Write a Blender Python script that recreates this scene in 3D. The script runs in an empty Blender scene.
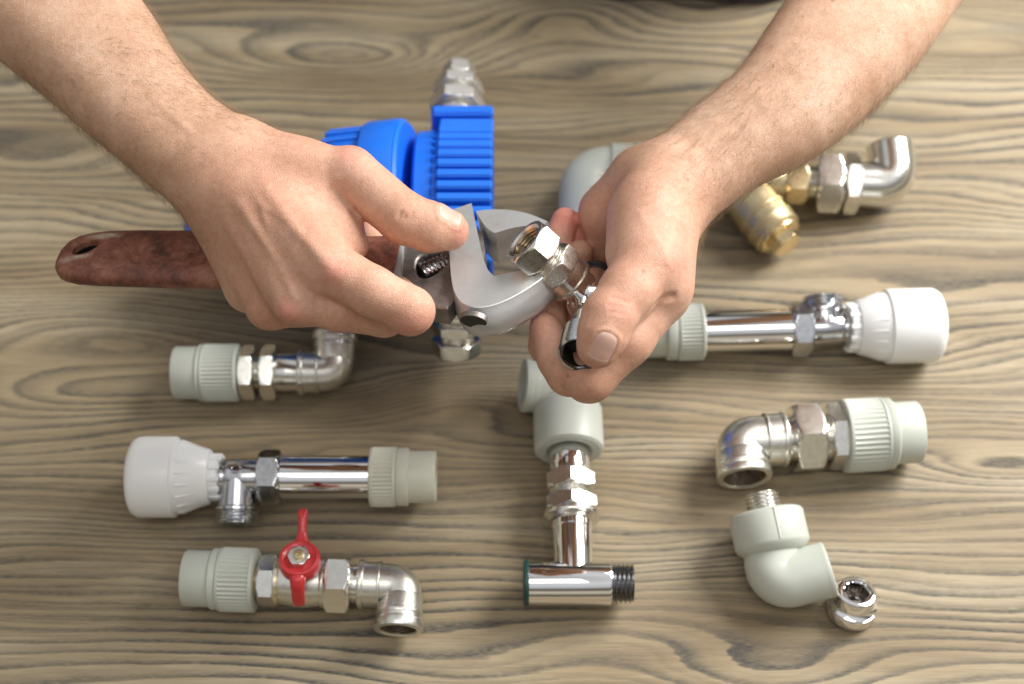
import bpy, math, random
import numpy as np
from mathutils import Vector, Matrix

# ------------------------------------------------------------------ camera
# all sizes below are written in millimetres and turned into metres when meshes are linked
MM = 0.001
ELEV = math.radians(58.0)
DIST = 980.0
W, H = 1024, 684
LENS, SENSOR = 50.0, 36.0
FPX = LENS / SENSOR * W
CAM = Vector((0.0, -DIST * math.cos(ELEV), DIST * math.sin(ELEV)))
R_ = Vector((1, 0, 0))
U_ = Vector((0, math.sin(ELEV), math.cos(ELEV)))
B_ = Vector((0, -math.cos(ELEV), math.sin(ELEV)))      # from the scene towards the lens

sc = bpy.context.scene
cd = bpy.data.cameras.new('camera')
cam = bpy.data.objects.new('camera', cd)
sc.collection.objects.link(cam)
cam.matrix_world = Matrix.Translation(CAM * MM) @ Matrix((R_, U_, B_)).transposed().to_4x4()
cd.lens = LENS; cd.sensor_width = SENSOR
cd.clip_start = 0.02; cd.clip_end = 50
cd.dof.use_dof = True
cd.dof.focus_distance = 0.765
cd.dof.aperture_fstop = 5.2
sc.camera = cam
sc.view_settings.view_transform = 'Standard'
sc.view_settings.look = 'None'
sc.view_settings.exposure = 0.08
sc.view_settings.gamma = 1.0
sc.cycles.max_bounces = 8

# ------------------------------------------------------------------ room light
world = bpy.data.worlds.new('World'); sc.world = world; world.use_nodes = True
nt = world.node_tree; nt.nodes.clear()
wo = nt.nodes.new('ShaderNodeOutputWorld'); bg = nt.nodes.new('ShaderNodeBackground')
tc = nt.nodes.new('ShaderNodeTexCoord'); sx = nt.nodes.new('ShaderNodeSeparateXYZ')
rp = nt.nodes.new('ShaderNodeValToRGB')
nt.links.new(tc.outputs['Generated'], sx.inputs[0])
mr = nt.nodes.new('ShaderNodeMapRange'); mr.inputs[1].default_value = -1; mr.inputs[2].default_value = 1
nt.links.new(sx.outputs[2], mr.inputs[0]); nt.links.new(mr.outputs[0], rp.inputs[0])
els = [(0.0, (.05, .04, .035)), (.47, (.07, .06, .05)), (.52, (.22, .19, .15)), (.60, (.75, .66, .50)), (.68, (.95, .86, .66)),
       (.72, (.30, .25, .20)), (.79, (.22, .19, .17)), (.83, (.75, .75, .76)), (.93, (1.15, 1.15, 1.17)), (1.0, (.7, .69, .68))]
while len(rp.color_ramp.elements) > 1: rp.color_ramp.elements.remove(rp.color_ramp.elements[-1])
for i, (p, c) in enumerate(els):
    e = rp.color_ramp.elements[0] if i == 0 else rp.color_ramp.elements.new(p)
    e.position = p; e.color = (*c, 1)
nt.links.new(rp.outputs[0], bg.inputs[0]); bg.inputs[1].default_value = 0.57
nt.links.new(bg.outputs[0], wo.inputs[0])

def area(name, loc, target, sx_, sy_, power, col):
    l = bpy.data.lights.new(name, 'AREA'); l.shape = 'RECTANGLE'; l.size = sx_; l.size_y = sy_; l.energy = power; l.color = col
    o = bpy.data.objects.new(name, l); sc.collection.objects.link(o)
    o.location = loc
    o.rotation_euler = (Vector(target) - Vector(loc)).to_track_quat('-Z', 'Y').to_euler()
    return o
area('window_light', (1.2, 0.58, 1.15), (0.10, 0.05, 0), 0.85, 0.85, 54, (1.0, 0.985, 0.96))
area('ceiling_light', (0.1, -0.6, 1.9), (0, 0, 0), 1.1, 0.6, 6, (1.0, 0.96, 0.9))

# ------------------------------------------------------------------ pixel -> place helpers
def ray(px, py):
    return (R_ * ((px - W / 2) / FPX) - U_ * ((py - H / 2) / FPX) - B_)
def P(px, py, z=0.0):
    d = ray(px, py); t = (z - CAM.z) / d.z
    return CAM + d * t
def PP(px, py, p0, n):
    d = ray(px, py); t = (p0 - CAM).dot(n) / d.dot(n)
    return CAM + d * t
def scale_at(p):                       # pixels per mm at a point
    return FPX / ((CAM - p).dot(B_))

# ------------------------------------------------------------------ materials
def new_mat(name):
    m = bpy.data.materials.new(name); m.use_nodes = True
    return m, m.node_tree, m.node_tree.nodes['Principled BSDF']
def N(t, typ, **kw):
    n = t.nodes.new(typ)
    for k, v in kw.items():
        if k.startswith('i_'): n.inputs[k[2:].replace('_', ' ')].default_value = v
        else: setattr(n, k, v)
    return n
def noise(t, scale, detail=4, rough=.6, vec=None, dist=0.0):
    n = N(t, 'ShaderNodeTexNoise'); n.inputs['Scale'].default_value = scale; n.inputs['Detail'].default_value = detail
    n.inputs['Roughness'].default_value = rough; n.inputs['Distortion'].default_value = dist
    if vec is not None: t.links.new(vec, n.inputs['Vector'])
    return n
def ramp(t, fac, stops):
    r = N(t, 'ShaderNodeValToRGB')
    while len(r.color_ramp.elements) > 1: r.color_ramp.elements.remove(r.color_ramp.elements[-1])
    for i, (p, c) in enumerate(stops):
        e = r.color_ramp.elements[0] if i == 0 else r.color_ramp.elements.new(p)
        e.position = p; e.color = (*c, 1) if len(c) == 3 else c
    t.links.new(fac, r.inputs[0]); return r
def bump(t, bs, h, strength, dist):
    b = N(t, 'ShaderNodeBump'); b.inputs['Strength'].default_value = strength; b.inputs['Distance'].default_value = dist
    t.links.new(h, b.inputs['Height'])
    if bs.inputs['Normal'].is_linked:
        t.links.new(bs.inputs['Normal'].links[0].from_socket, b.inputs['Normal'])
    t.links.new(b.outputs[0], bs.inputs['Normal']); return b

def metal(name, c1, c2, r1, r2, nscale=180, bst=.15, bd=.0002):
    m, t, b = new_mat(name)
    co = N(t, 'ShaderNodeTexCoord')
    n = noise(t, nscale, 4, .6, co.outputs['Object'])
    cr = ramp(t, n.outputs[0], [(.3, c1), (.7, c2)])
    t.links.new(cr.outputs[0], b.inputs['Base Color'])
    n2 = noise(t, nscale * 2.5, 3, .6, co.outputs['Object'])
    mrn = N(t, 'ShaderNodeMapRange'); mrn.inputs[1].default_value = .3; mrn.inputs[2].default_value = .7
    mrn.inputs[3].default_value = r1; mrn.inputs[4].default_value = r2
    t.links.new(n2.outputs[0], mrn.inputs[0]); t.links.new(mrn.outputs[0], b.inputs['Roughness'])
    b.inputs['Metallic'].default_value = 1
    if bst: bump(t, b, n2.outputs[0], bst, bd)
    return m
def plastic(name, c, rough, sss=.0, nscale=90, var=.06, bst=.05, coat=0):
    m, t, b = new_mat(name)
    co = N(t, 'ShaderNodeTexCoord')
    n = noise(t, nscale, 4, .6, co.outputs['Object'])
    cr = ramp(t, n.outputs[0], [(.3, tuple(x * (1 - var) for x in c)), (.7, tuple(min(1, x * (1 + var)) for x in c))])
    t.links.new(cr.outputs[0], b.inputs['Base Color'])
    b.inputs['Roughness'].default_value = rough
    b.inputs['Coat Weight'].default_value = coat
    if sss:
        b.inputs['Subsurface Weight'].default_value = sss; b.inputs['Subsurface Radius'].default_value = (1, .9, .8); b.inputs['Subsurface Scale'].default_value = .002
    n2 = noise(t, 1500, 2, .5, co.outputs['Object'])
    bump(t, b, n2.outputs[0], bst, .0002)
    return m
M = {}
M['nickel'] = metal('satin_nickel', (.74, .73, .68), (.84, .83, .78), .17, .27, 260, .06, .0001)
M['nickel2'] = metal('handled_nickel', (.74, .71, .64), (.82, .79, .72), .24, .32, 120, 0)
M['nickel3'] = metal('bright_plating', (.78, .77, .73), (.88, .87, .83), .26, .36, 400, .04, .0001); M['nickel3'].node_tree.nodes['Principled BSDF'].inputs['Metallic'].default_value = .85
M['cast'] = metal('cast_nickel', (.70, .685, .63), (.82, .81, .75), .26, .40, 500, .2, .0001)
M['chrome'] = metal('polished_chrome', (.86, .86, .87), (.9, .9, .9), .03, .06, 100, 0)
M['dullchrome'] = metal('dull_chrome', (.50, .51, .53), (.62, .63, .65), .12, .20, 300, .05, .0001)
M['brass'] = metal('raw_brass', (.56, .46, .27), (.68, .57, .36), .38, .50, 450, .2, .0001)
M['brass_bright'] = metal('machined_brass', (.80, .66, .38), (.88, .74, .46), .2, .3, 300, .05, .0001)
M['bore'] = metal('shaded_threads', (.16, .13, .10), (.24, .20, .16), .3, .4, 300, 0)  # darker metal, paints the shade inside open mouths and bores
M['bore2'] = metal('brassy_threads', (.42, .34, .22), (.55, .46, .32), .25, .35, 300, 0)
M['gun'] = metal('dark_plated_thread', (.24, .24, .25), (.34, .34, .35), .18, .28, 300, 0)
M['dark'] = plastic('hole_shade', (.012, .011, .010), .5)  # near-black colour standing in for shade inside holes
M['ppr'] = plastic('grey_pipe_plastic', (.50, .525, .465), .42, .12, 60, .03)
M['ppr_warm'] = plastic('ivory_grey_plastic', (.60, .60, .50), .42, .12, 60, .03)
M['white'] = plastic('white_plastic', (.86, .87, .87), .32, .15, 60, .01, .02)
M['red'] = plastic('red_lever_paint', (.56, .03, .035), .35, 0, 120, .12, .2, .3)
M['green'] = plastic('dark_green_rubber', (.01, .05, .04), .35)
M['blue'] = plastic('blue_plastic', (.012, .15, .72), .34, 0, 60, .06, .08)
M['black'] = plastic('black_seal', (.02, .02, .022), .45)
M['cloth'] = plastic('plum_grey_cloth', (.055, .045, .065), .95, 0, 60, .2, .6)

def mat_steel():
    m, t, b = new_mat('worn_wrench_steel')
    co = N(t, 'ShaderNodeTexCoord')
    n = noise(t, 45, 6, .65, co.outputs['Object'])
    n3 = noise(t, 900, 3, .6, co.outputs['Object'])
    mp = N(t, 'ShaderNodeMapping'); mp.inputs['Scale'].default_value = (300, 2600, 300); mp.inputs['Rotation'].default_value = (0, 0, .5)
    t.links.new(co.outputs['Object'], mp.inputs[0]); sc_ = noise(t, 1, 3, .7, mp.outputs[0])
    cr = ramp(t, n.outputs[0], [(.25, (.46, .445, .43)), (.42, (.60, .605, .60)), (.75, (.68, .69, .69))])
    t.links.new(cr.outputs[0], b.inputs['Base Color'])
    mm = N(t, 'ShaderNodeMath', operation='MULTIPLY_ADD'); mm.inputs[1].default_value = .25; mm.inputs[2].default_value = .28
    t.links.new(sc_.outputs[0], mm.inputs[0]); t.links.new(mm.outputs[0], b.inputs['Roughness'])
    b.inputs['Metallic'].default_value = .72
    bump(t, b, sc_.outputs[0], .10, .0002); bump(t, b, n3.outputs[0], .18, .0002)
    return m
M['steel'] = mat_steel()
def mat_web():
    m, t, b = new_mat('dark_cast_steel')
    co = N(t, 'ShaderNodeTexCoord')
    n = noise(t, 120, 6, .7, co.outputs['Object'])
    cr = ramp(t, n.outputs[0], [(.3, (.16, .14, .13)), (.7, (.33, .30, .28))])
    t.links.new(cr.outputs[0], b.inputs['Base Color']); b.inputs['Metallic'].default_value = .8; b.inputs['Roughness'].default_value = .45
    n3 = noise(t, 1400, 2, .6, co.outputs['Object']); bump(t, b, n3.outputs[0], .5, .0003)
    return m
M['web'] = mat_web()
def mat_handle():
    m, t, b = new_mat('worn_red_brown_paint')
    co = N(t, 'ShaderNodeTexCoord')
    n = noise(t, 55, 9, .78, co.outputs['Object'], .3)
    cr = ramp(t, n.outputs[0], [(.34, (.05, .025, .018)), (.44, (.14, .052, .034)), (.53, (.24, .085, .055)), (.60, (.30, .14, .09)), (.70, (.30, .21, .15))])
    at = N(t, 'ShaderNodeAttribute'); at.attribute_name = 'wear'
    n2 = noise(t, 160, 6, .75, co.outputs['Object'])
    ad = N(t, 'ShaderNodeMath', operation='MULTIPLY_ADD'); ad.inputs[1].default_value = 1.5; ad.inputs[2].default_value = -.50
    t.links.new(n2.outputs[0], ad.inputs[0])
    a2 = N(t, 'ShaderNodeMath', operation='ADD'); t.links.new(at.outputs['Fac'], a2.inputs[0]); t.links.new(ad.outputs[0], a2.inputs[1])
    wr = ramp(t, a2.outputs[0], [(.50, (0, 0, 0)), (.72, (.35, .35, .35)), (1.0, (1, 1, 1))])
    mx = N(t, 'ShaderNodeMix', data_type='RGBA'); t.links.new(wr.outputs[0], mx.inputs[0])
    t.links.new(cr.outputs[0], mx.inputs[6]); mx.inputs[7].default_value = (.45, .36, .27, 1)
    t.links.new(mx.outputs[2], b.inputs['Base Color'])
    b.inputs['Roughness'].default_value = .5
    n3 = noise(t, 300, 5, .7, co.outputs['Object']); bump(t, b, n3.outputs[0], .45, .0006)
    return m
M['handle'] = mat_handle()

def mat_skin():
    m, t, b = new_mat('skin')
    co = N(t, 'ShaderNodeTexCoord')
    n = noise(t, 24, 7, .68, co.outputs['Object'])
    cr = ramp(t, n.outputs[0], [(.30, (.49, .28, .175)), (.5, (.62, .385, .262)), (.70, (.72, .495, .365))])
    at = N(t, 'ShaderNodeAttribute'); at.attribute_name = 'redness'
    mx = N(t, 'ShaderNodeMix', data_type='RGBA'); t.links.new(at.outputs['Fac'], mx.inputs[0])
    t.links.new(cr.outputs[0], mx.inputs[6]); mx.inputs[7].default_value = (.70, .27, .21, 1)
    # fine mottling, freckles
    n2 = noise(t, 330, 5, .7, co.outputs['Object'])
    m2 = N(t, 'ShaderNodeMix', data_type='RGBA', blend_type='MULTIPLY'); m2.inputs[0].default_value = 1
    r2 = ramp(t, n2.outputs[0], [(.3, (.87, .82, .78)), (.58, (1, 1, 1))])
    t.links.new(mx.outputs[2], m2.inputs[6]); t.links.new(r2.outputs[0], m2.inputs[7])
    vo = N(t, 'ShaderNodeTexVoronoi'); vo.inputs['Scale'].default_value = 42; t.links.new(co.outputs['Object'], vo.inputs['Vector'])
    r3 = ramp(t, vo.outputs['Distance'], [(.035, (.48, .34, .27)), (.075, (1, 1, 1))])
    m3 = N(t, 'ShaderNodeMix', data_type='RGBA', blend_type='MULTIPLY'); m3.inputs[0].default_value = .55
    t.links.new(m2.outputs[2], m3.inputs[6]); t.links.new(r3.outputs[0], m3.inputs[7])
    t.links.new(m3.outputs[2], b.inputs['Base Color'])
    b.inputs['Roughness'].default_value = .50
    b.inputs['Specular IOR Level'].default_value = .42
    b.inputs['Subsurface Weight'].default_value = .12
    b.inputs['Subsurface Radius'].default_value = (1, .35, .2); b.inputs['Subsurface Scale'].default_value = .0035
    # skin relief: crossing fine lines
    v2 = N(t, 'ShaderNodeTexVoronoi', feature='DISTANCE_TO_EDGE'); v2.inputs['Scale'].default_value = 900
    nn = noise(t, 220, 2, .5, co.outputs['Object'])
    va = N(t, 'ShaderNodeVectorMath', operation='MULTIPLY_ADD'); va.inputs[1].default_value = (.004, .004, .004)
    t.links.new(nn.outputs[1], va.inputs[0]); t.links.new(co.outputs['Object'], va.inputs[2]); t.links.new(va.outputs[0], v2.inputs['Vector'])
    r4 = ramp(t, v2.outputs['Distance'], [(0, (0, 0, 0)), (.18, (1, 1, 1))])
    bump(t, b, r4.outputs[0], .45, .0003)
    n5 = noise(t, 110, 5, .65, co.outputs['Object']); bump(t, b, n5.outputs[0], .28, .0008)
    return m
M['skin'] = mat_skin()
def mat_nail():
    m, t, b = new_mat('nail')
    at = N(t, 'ShaderNodeAttribute'); at.attribute_name = 'tip'
    r = ramp(t, at.outputs['Fac'], [(0, (.70, .49, .41)), (.14, (.63, .40, .325)), (.90, (.60, .36, .285)), (.98, (.68, .48, .39))])
    t.links.new(r.outputs[0], b.inputs['Base Color']); b.inputs['Roughness'].default_value = .40; b.inputs['Specular IOR Level'].default_value = .3
    b.inputs['Subsurface Weight'].default_value = .15; b.inputs['Subsurface Scale'].default_value = .002
    co = N(t, 'ShaderNodeTexCoord'); n = noise(t, 700, 2, .5, co.outputs['Object']); bump(t, b, n.outputs[0], .15, .0002)
    return m
M['nail'] = mat_nail()
m, t, b = new_mat('arm_hair'); b.inputs['Base Color'].default_value = (.27, .18, .10, 1); b.inputs['Roughness'].default_value = .5; M['hair'] = m

# ------------------------------------------------------------------ mesh building
def make_obj(name, V, F, mat, parent=None, sharp=35, attrs=None):
    V = np.asarray(V, dtype=float)
    off = np.array(parent.location) / MM if parent is not None and parent.parent is None else np.zeros(3)
    if parent is not None and parent.parent is not None:
        off = np.array(parent.parent.location) / MM
    me = bpy.data.meshes.new(name)
    me.from_pydata(((V - off) * MM).tolist(), [], [list(map(int, f)) for f in F] if not isinstance(F, list) else F)
    me.update()
    me.materials.append(mat)
    me.polygons.foreach_set('use_smooth', [True] * len(me.polygons))
    if sharp: me.set_sharp_from_angle(angle=math.radians(sharp))
    for k, v in (attrs or {}).items():
        a = me.attributes.new(k, 'FLOAT', 'POINT'); a.data.foreach_set('value', np.asarray(v, dtype=np.float32))
    o = bpy.data.objects.new(name, me); sc.collection.objects.link(o)
    if parent is not None: o.parent = parent
    return o

class MB:
    def __init__(s, M4=None): s.V = []; s.F = []; s.M = M4 or Matrix.Identity(4)
    def add(s, vs, fs, M4=None):
        Mx = s.M @ M4 if M4 is not None else s.M
        o = len(s.V); s.V += [tuple(Mx @ Vector(v)) for v in vs]; s.F += [tuple(o + i for i in f) for f in fs]
    def lathe(s, prof, seg=72, M4=None, phase=0.0):
        """revolve (x, r, kind...) about local X"""
        vs = []; fs = []
        for p in prof:
            x, r = p[0], max(p[1], .0001); kind = p[2] if len(p) > 2 else None
            for j in range(seg):
                a = 2 * math.pi * j / seg + phase
                rr = r
                if kind == 'h':
                    q = (a - phase) % (math.pi / 3) - math.pi / 6
                    rr = min(r, p[3] / math.cos(q))
                elif kind == 'r':
                    rr = r - p[4] * (0.5 - 0.5 * math.cos(a * p[3])) ** .6
                elif kind == 't':
                    ph = (x / p[3] - a / (2 * math.pi)) % 1.0
                    rr = r - p[4] * abs(2 * ph - 1)
                vs.append((x, rr * math.cos(a), rr * math.sin(a)))
        for i in range(len(prof) - 1):
            for j in range(seg):
                k = (j + 1) % seg
                fs.append((i * seg + j, i * seg + k, (i + 1) * seg + k, (i + 1) * seg + j))
        s.add(vs, fs, M4); return s
    def tube(s, pts, rad, seg=40, M4=None, up=Vector((0, 0, 1))):
        vs = []; fs = []; n = len(pts); pts = [Vector(p) for p in pts]
        prev = None
        for i, p in enumerate(pts):
            d = (pts[min(i + 1, n - 1)] - pts[max(i - 1, 0)])
            d.normalize()
            a = prev - d * prev.dot(d) if prev is not None else (up.cross(d) if abs(up.dot(d)) < .95 else Vector((1, 0, 0)).cross(d))
            a.normalize(); prev = a; b = d.cross(a)
            for j in range(seg):
                th = 2 * math.pi * j / seg
                vs.append(p + (a * math.cos(th) + b * math.sin(th)) * max(rad[i], 1e-4))
        for i in range(n - 1):
            for j in range(seg):
                k = (j + 1) % seg
                fs.append((i * seg + j, i * seg + k, (i + 1) * seg + k, (i + 1) * seg + j))
        s.add(vs, fs, M4); return s
    def box(s, lo, hi, c=1.0, M4=None):
        """box with chamfered edges"""
        x0, y0, z0 = lo; x1, y1, z1 = hi
        import itertools
        vs = []; idx = {}
        for sx_, sy_, sz_ in itertools.product((0, 1), repeat=3):
            X = (x0, x1)[sx_]; Y = (y0, y1)[sy_]; Z = (z0, z1)[sz_]
            dx = c if sx_ == 0 else -c; dy = c if sy_ == 0 else -c; dz = c if sz_ == 0 else -c
            for ax, v in (('x', (X, Y + dy, Z + dz)), ('y', (X + dx, Y, Z + dz)), ('z', (X + dx, Y + dy, Z))):
                idx[(sx_, sy_, sz_, ax)] = len(vs); vs.append(v)
        fs = []
        I = idx
        for k in (0, 1):
            fs.append((I[k, 0, 0, 'x'], I[k, 1, 0, 'x'], I[k, 1, 1, 'x'], I[k, 0, 1, 'x']))
            fs.append((I[0, k, 0, 'y'], I[1, k, 0, 'y'], I[1, k, 1, 'y'], I[0, k, 1, 'y']))
            fs.append((I[0, 0, k, 'z'], I[1, 0, k, 'z'], I[1, 1, k, 'z'], I[0, 1, k, 'z']))
        for a in (0, 1):
            for b_ in (0, 1):
                fs.append((I[a, b_, 0, 'x'], I[a, b_, 1, 'x'], I[a, b_, 1, 'y'], I[a, b_, 0, 'y']))
                fs.append((I[a, 0, b_, 'x'], I[a, 1, b_, 'x'], I[a, 1, b_, 'z'], I[a, 0, b_, 'z']))
                fs.append((I[0, a, b_, 'y'], I[1, a, b_, 'y'], I[1, a, b_, 'z'], I[0, a, b_, 'z']))
                for d in (0, 1):
                    fs.append((I[a, b_, d, 'x'], I[a, b_, d, 'y'], I[a, b_, d, 'z']))
        s.add(vs, fs, M4); return s
    def build(s, name, mat, parent=None, label=None, sharp=35):
        import bmesh
        o = make_obj(name, s.V, [tuple(f) for f in s.F], mat, parent, None)
        bm = bmesh.new(); bm.from_mesh(o.data); bmesh.ops.recalc_face_normals(bm, faces=bm.faces); bm.to_mesh(o.data); bm.free()
        o.data.set_sharp_from_angle(angle=math.radians(sharp))
        if label: o['label'] = label
        return o

def cyl(x0, x1, r, c=.6): return [(x0, r - c), (x0 + c * .3, r - c * .3), (x0 + c, r), (x1 - c, r), (x1 - c * .3, r - c * .3), (x1, r - c)]
def hexp(x0, x1, a, rc=None):
    """hexagon, flat-to-flat 2a, corners chamfered"""
    rc = rc or a * 1.125; f = a * .985
    n = 5; out = [(x0, f * .9)]
    ch = (x1 - x0) * .2
    for i in range(n + 1): out.append((x0 + ch * i / n, f + (rc * 1.03 - f) * math.sin(i / n * math.pi / 2), 'h', a))
    for i in range(n + 1): out.append((x1 - ch * (1 - i / n), f + (rc * 1.03 - f) * math.cos(i / n * math.pi / 2), 'h', a))
    out.append((x1, f * .9))
    return out
def thr(x0, x1, r, pitch=1.8, d=1.1):
    n = int(abs(x1 - x0) / pitch * 6); return [(x0, r - d)] + [(x0 + (x1 - x0) * i / n, r, 't', pitch, d) for i in range(n + 1)] + [(x1, r - d)]
def ribs(x0, x1, r, n=44, d=.9): return [(x0, r - 1.3), (x0 + .8, r - .1), (x0 + 2.2, r), (x0 + 2.6, r, 'r', n, d), (x1 - 2.4, r, 'r', n, d), (x1 - 2.0, r), (x1 - .5, r - .2), (x1, r - 1)]
def bore(x, r, depth, rin, sgn=1):
    """open mouth at x: rim, threaded bore going back by depth"""
    return [(x, r - .5), (x, rin + .8), (x - sgn * .8, rin), (x - sgn * 1.5, rin)]
def bore_in(x, depth, rin, sgn=1):
    n = int(depth / 1.7 * 6); o = [(x - sgn * .9, rin - .1)]
    for i in range(n + 1): o.append((x - sgn * (1.0 + depth * i / n), rin + .2, 't', 1.7, .9))
    o.append((x - sgn * (depth + 1), rin - 1)); o.append((x - sgn * (depth + 1.05), 0)); return o

def thing(name, label, cat, loc, group=None):
    o = bpy.data.objects.new(name, None); sc.collection.objects.link(o); o.empty_display_size = .02
    o.location = Vector(loc) * MM; o['label'] = label; o['category'] = cat
    if group: o['group'] = group
    return o

class Axis:
    """an axis laid through two picture points at height z; st() turns pixel distances along it into mm"""
    def __init__(s, a, b, z, z2=None):
        s.A = P(*a, z); s.B = P(*b, z if z2 is None else z2)
        s.L = (s.B - s.A).length; s.px = math.hypot(b[0] - a[0], b[1] - a[1])
        s.D = (s.B - s.A).normalized(); s.k = s.L / s.px
        X = s.D; Y = Vector((0, 0, 1)).cross(X).normalized(); Z = X.cross(Y)
        s.M = Matrix.Translation(s.A) @ Matrix((X, Y, Z)).transposed().to_4x4()
        s.sc = scale_at((s.A + s.B) / 2)
    def x(s, px): return px * s.k
    def r(s, px): return px / s.sc
    def base(s): return Vector((s.A.x + s.B.x, s.A.y + s.B.y, 0)) / 2
def frame(p, d, up=Vector((0, 0, 1))):
    d = Vector(d).normalized(); up = Vector(up)
    if abs(d.dot(up)) > .97: up = Vector((0, 1, 0))
    Y = up.cross(d).normalized(); Z = d.cross(Y)
    return Matrix.Translation(Vector(p)) @ Matrix((d, Y, Z)).transposed().to_4x4()
def bend_pts(p0, d0, d1, R, n=10):
    """quarter bend: starts at p0 heading d0, ends heading d1 (perpendicular-ish)"""
    p0 = Vector(p0); d0 = Vector(d0).normalized(); d1 = Vector(d1).normalized(); c = p0 + d1 * R
    return [c - d1 * R * math.cos(a) + d0 * R * math.sin(a) for a in [math.pi / 2 * i / n for i in range(n + 1)]]

# ------------------------------------------------------------------ the table
def build_table():
    x0, x1, y0, y1 = -620, 620, -520, 385
    nx, ny = 420, 300
    xs = np.linspace(x0, x1, nx); ys = np.linspace(y0, y1, ny)
    X, Y = np.meshgrid(xs, ys)
    rng = np.random.RandomState(5)
    v = Y - .55 * 45 * np.log1p(np.exp(-(Y + 95) / 45))
    # slow waviness along the board
    for i in range(16):
        lx = rng.uniform(160, 700); ly = rng.uniform(40, 220); ph = rng.uniform(0, 6.28); a = rng.uniform(.8, 3.2) * (lx / 400)
        v = v + a * np.sin(X / lx * 6.28 + Y / ly * 6.28 * rng.choice([-1, 1]) + ph)
    # cathedral figures: (px, py, width mm, height mm, push)
    for px, py, wx, wy, a in [(250, 385, 95, 21, 40), (820, 352, 120, 20, 36), (775, 672, 75, 24, 36), (360, 62, 85, 26, 44), (560, 18, 60, 24, -40),
                              (110, 330, 120, 30, -28), (455, 405, 60, 18, -26), (1000, 470, 60, 15, 24), (60, 395, 70, 16, 26), (960, 50, 90, 20, 26), (610, 640, 130, 26, -16), (150, 640, 220, 45, -12)]:
        c = P(px, py, 0); v = v + a * np.exp(-((X - c.x) / wx) ** 2 - ((Y - c.y) / wy) ** 2)
    V = np.stack([X, Y, np.zeros_like(X)], -1).reshape(-1, 3)
    idx = np.arange(nx * ny).reshape(ny, nx)
    F = np.stack([idx[:-1, :-1], idx[:-1, 1:], idx[1:, 1:], idx[1:, :-1]], -1).reshape(-1, 4).tolist()
    n0 = len(V); V = V.tolist()
    # slab sides and underside
    th = -34
    V += [(x0, y0, th), (x1, y0, th), (x1, y1, th), (x0, y1, th)]
    c = [int(idx[0, 0]), int(idx[0, -1]), int(idx[-1, -1]), int(idx[-1, 0])]
    F.append(tuple([n0, n0 + 1] + [int(i) for i in idx[0, ::-1]])); F.append(tuple([n0 + 2, n0 + 3] + [int(i) for i in idx[-1, :]]))
    F.append(tuple([n0 + 1, n0 + 2] + [int(i) for i in idx[::-1, -1]])); F.append(tuple([n0 + 3, n0] + [int(i) for i in idx[:, 0]]))
    F.append((n0 + 3, n0 + 2, n0 + 1, n0))
    m, t, b = new_mat('grey_stained_oak')
    at = N(t, 'ShaderNodeAttribute'); at.attribute_name = 'grain'
    co = N(t, 'ShaderNodeTexCoord')
    def mapped(s, rot=0):
        mp = N(t, 'ShaderNodeMapping'); mp.inputs['Scale'].default_value = s; mp.inputs['Rotation'].default_value = (0, 0, rot)
        t.links.new(co.outputs['Object'], mp.inputs[0]); return mp.outputs[0]
    def mth(op, a, b_=None, c_=None):
        n = N(t, 'ShaderNodeMath', operation=op)
        for i, q in enumerate((a, b_, c_)):
            if q is None: continue
            if isinstance(q, (int, float)): n.inputs[i].default_value = q
            else: t.links.new(q, n.inputs[i])
        return n.outputs[0]
    warp = noise(t, 1, 4, .55, mapped((6, 38, 1)))
    warp2 = noise(t, 1, 3, .6, mapped((40, 420, 1)))
    g = mth('ADD', at.outputs['Fac'], mth('MULTIPLY', mth('SUBTRACT', warp.outputs[0], .5), 13.0))
    g = mth('ADD', g, mth('MULTIPLY', mth('SUBTRACT', warp2.outputs[0], .5), 3.0))
    ring = mth('FRACT', mth('DIVIDE', g, 13.5))
    ring_f = mth('FRACT', mth('DIVIDE', g, 7.2))
    # dark porous early wood at the start of each ring, soft falloff
    dark = ramp(t, ring, [(0, (0, 0, 0)), (.05, (.85, .85, .85)), (.17, (1, 1, 1)), (.30, (.65, .65, .65)), (.52, (.22, .22, .22)), (.85, (0, 0, 0)), (1, (0, 0, 0))])
    dark2 = ramp(t, ring_f, [(0, (0, 0, 0)), (.16, (.8, .8, .8)), (.42, (.35, .35, .35)), (.75, (0, 0, 0)), (1, (0, 0, 0))])
    zone = noise(t, 1, 2, .5, mapped((2.6, 7, 1)))
    zr = ramp(t, zone.outputs[0], [(.38, (0, 0, 0)), (.62, (1, 1, 1))])
    mixr = N(t, 'ShaderNodeMix', data_type='FLOAT'); t.links.new(zr.outputs[0], mixr.inputs[0]); t.links.new(dark.outputs[0], mixr.inputs[2]); t.links.new(dark2.outputs[0], mixr.inputs[3])
    fib = noise(t, 1, 5, .7, mapped((28, 900, 1)))
    fibr = ramp(t, fib.outputs[0], [(.30, (.45, .45, .45)), (.62, (1, 1, 1))])
    por = noise(t, 1, 3, .6, mapped((170, 2600, 1)))
    porr = ramp(t, por.outputs[0], [(.35, (.35, .35, .35)), (.60, (1, 1, 1))])
    amp = noise(t, 1, 3, .5, mapped((5, 26, 1)))
    ampr = ramp(t, amp.outputs[0], [(.32, (.5, .5, .5)), (.58, (1, 1, 1))])
    d = mth('MULTIPLY', mth('MULTIPLY', mixr.outputs[0], ampr.outputs[0]), mth('MULTIPLY', porr.outputs[0], 1.3))
    d = mth('MINIMUM', d, 1.0)
    tone = noise(t, 1, 4, .6, mapped((3, 24, 1)))
    base = ramp(t, tone.outputs[0], [(.28, (.245, .178, .102)), (.5, (.358, .282, .175)), (.72, (.465, .395, .275))])
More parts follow.
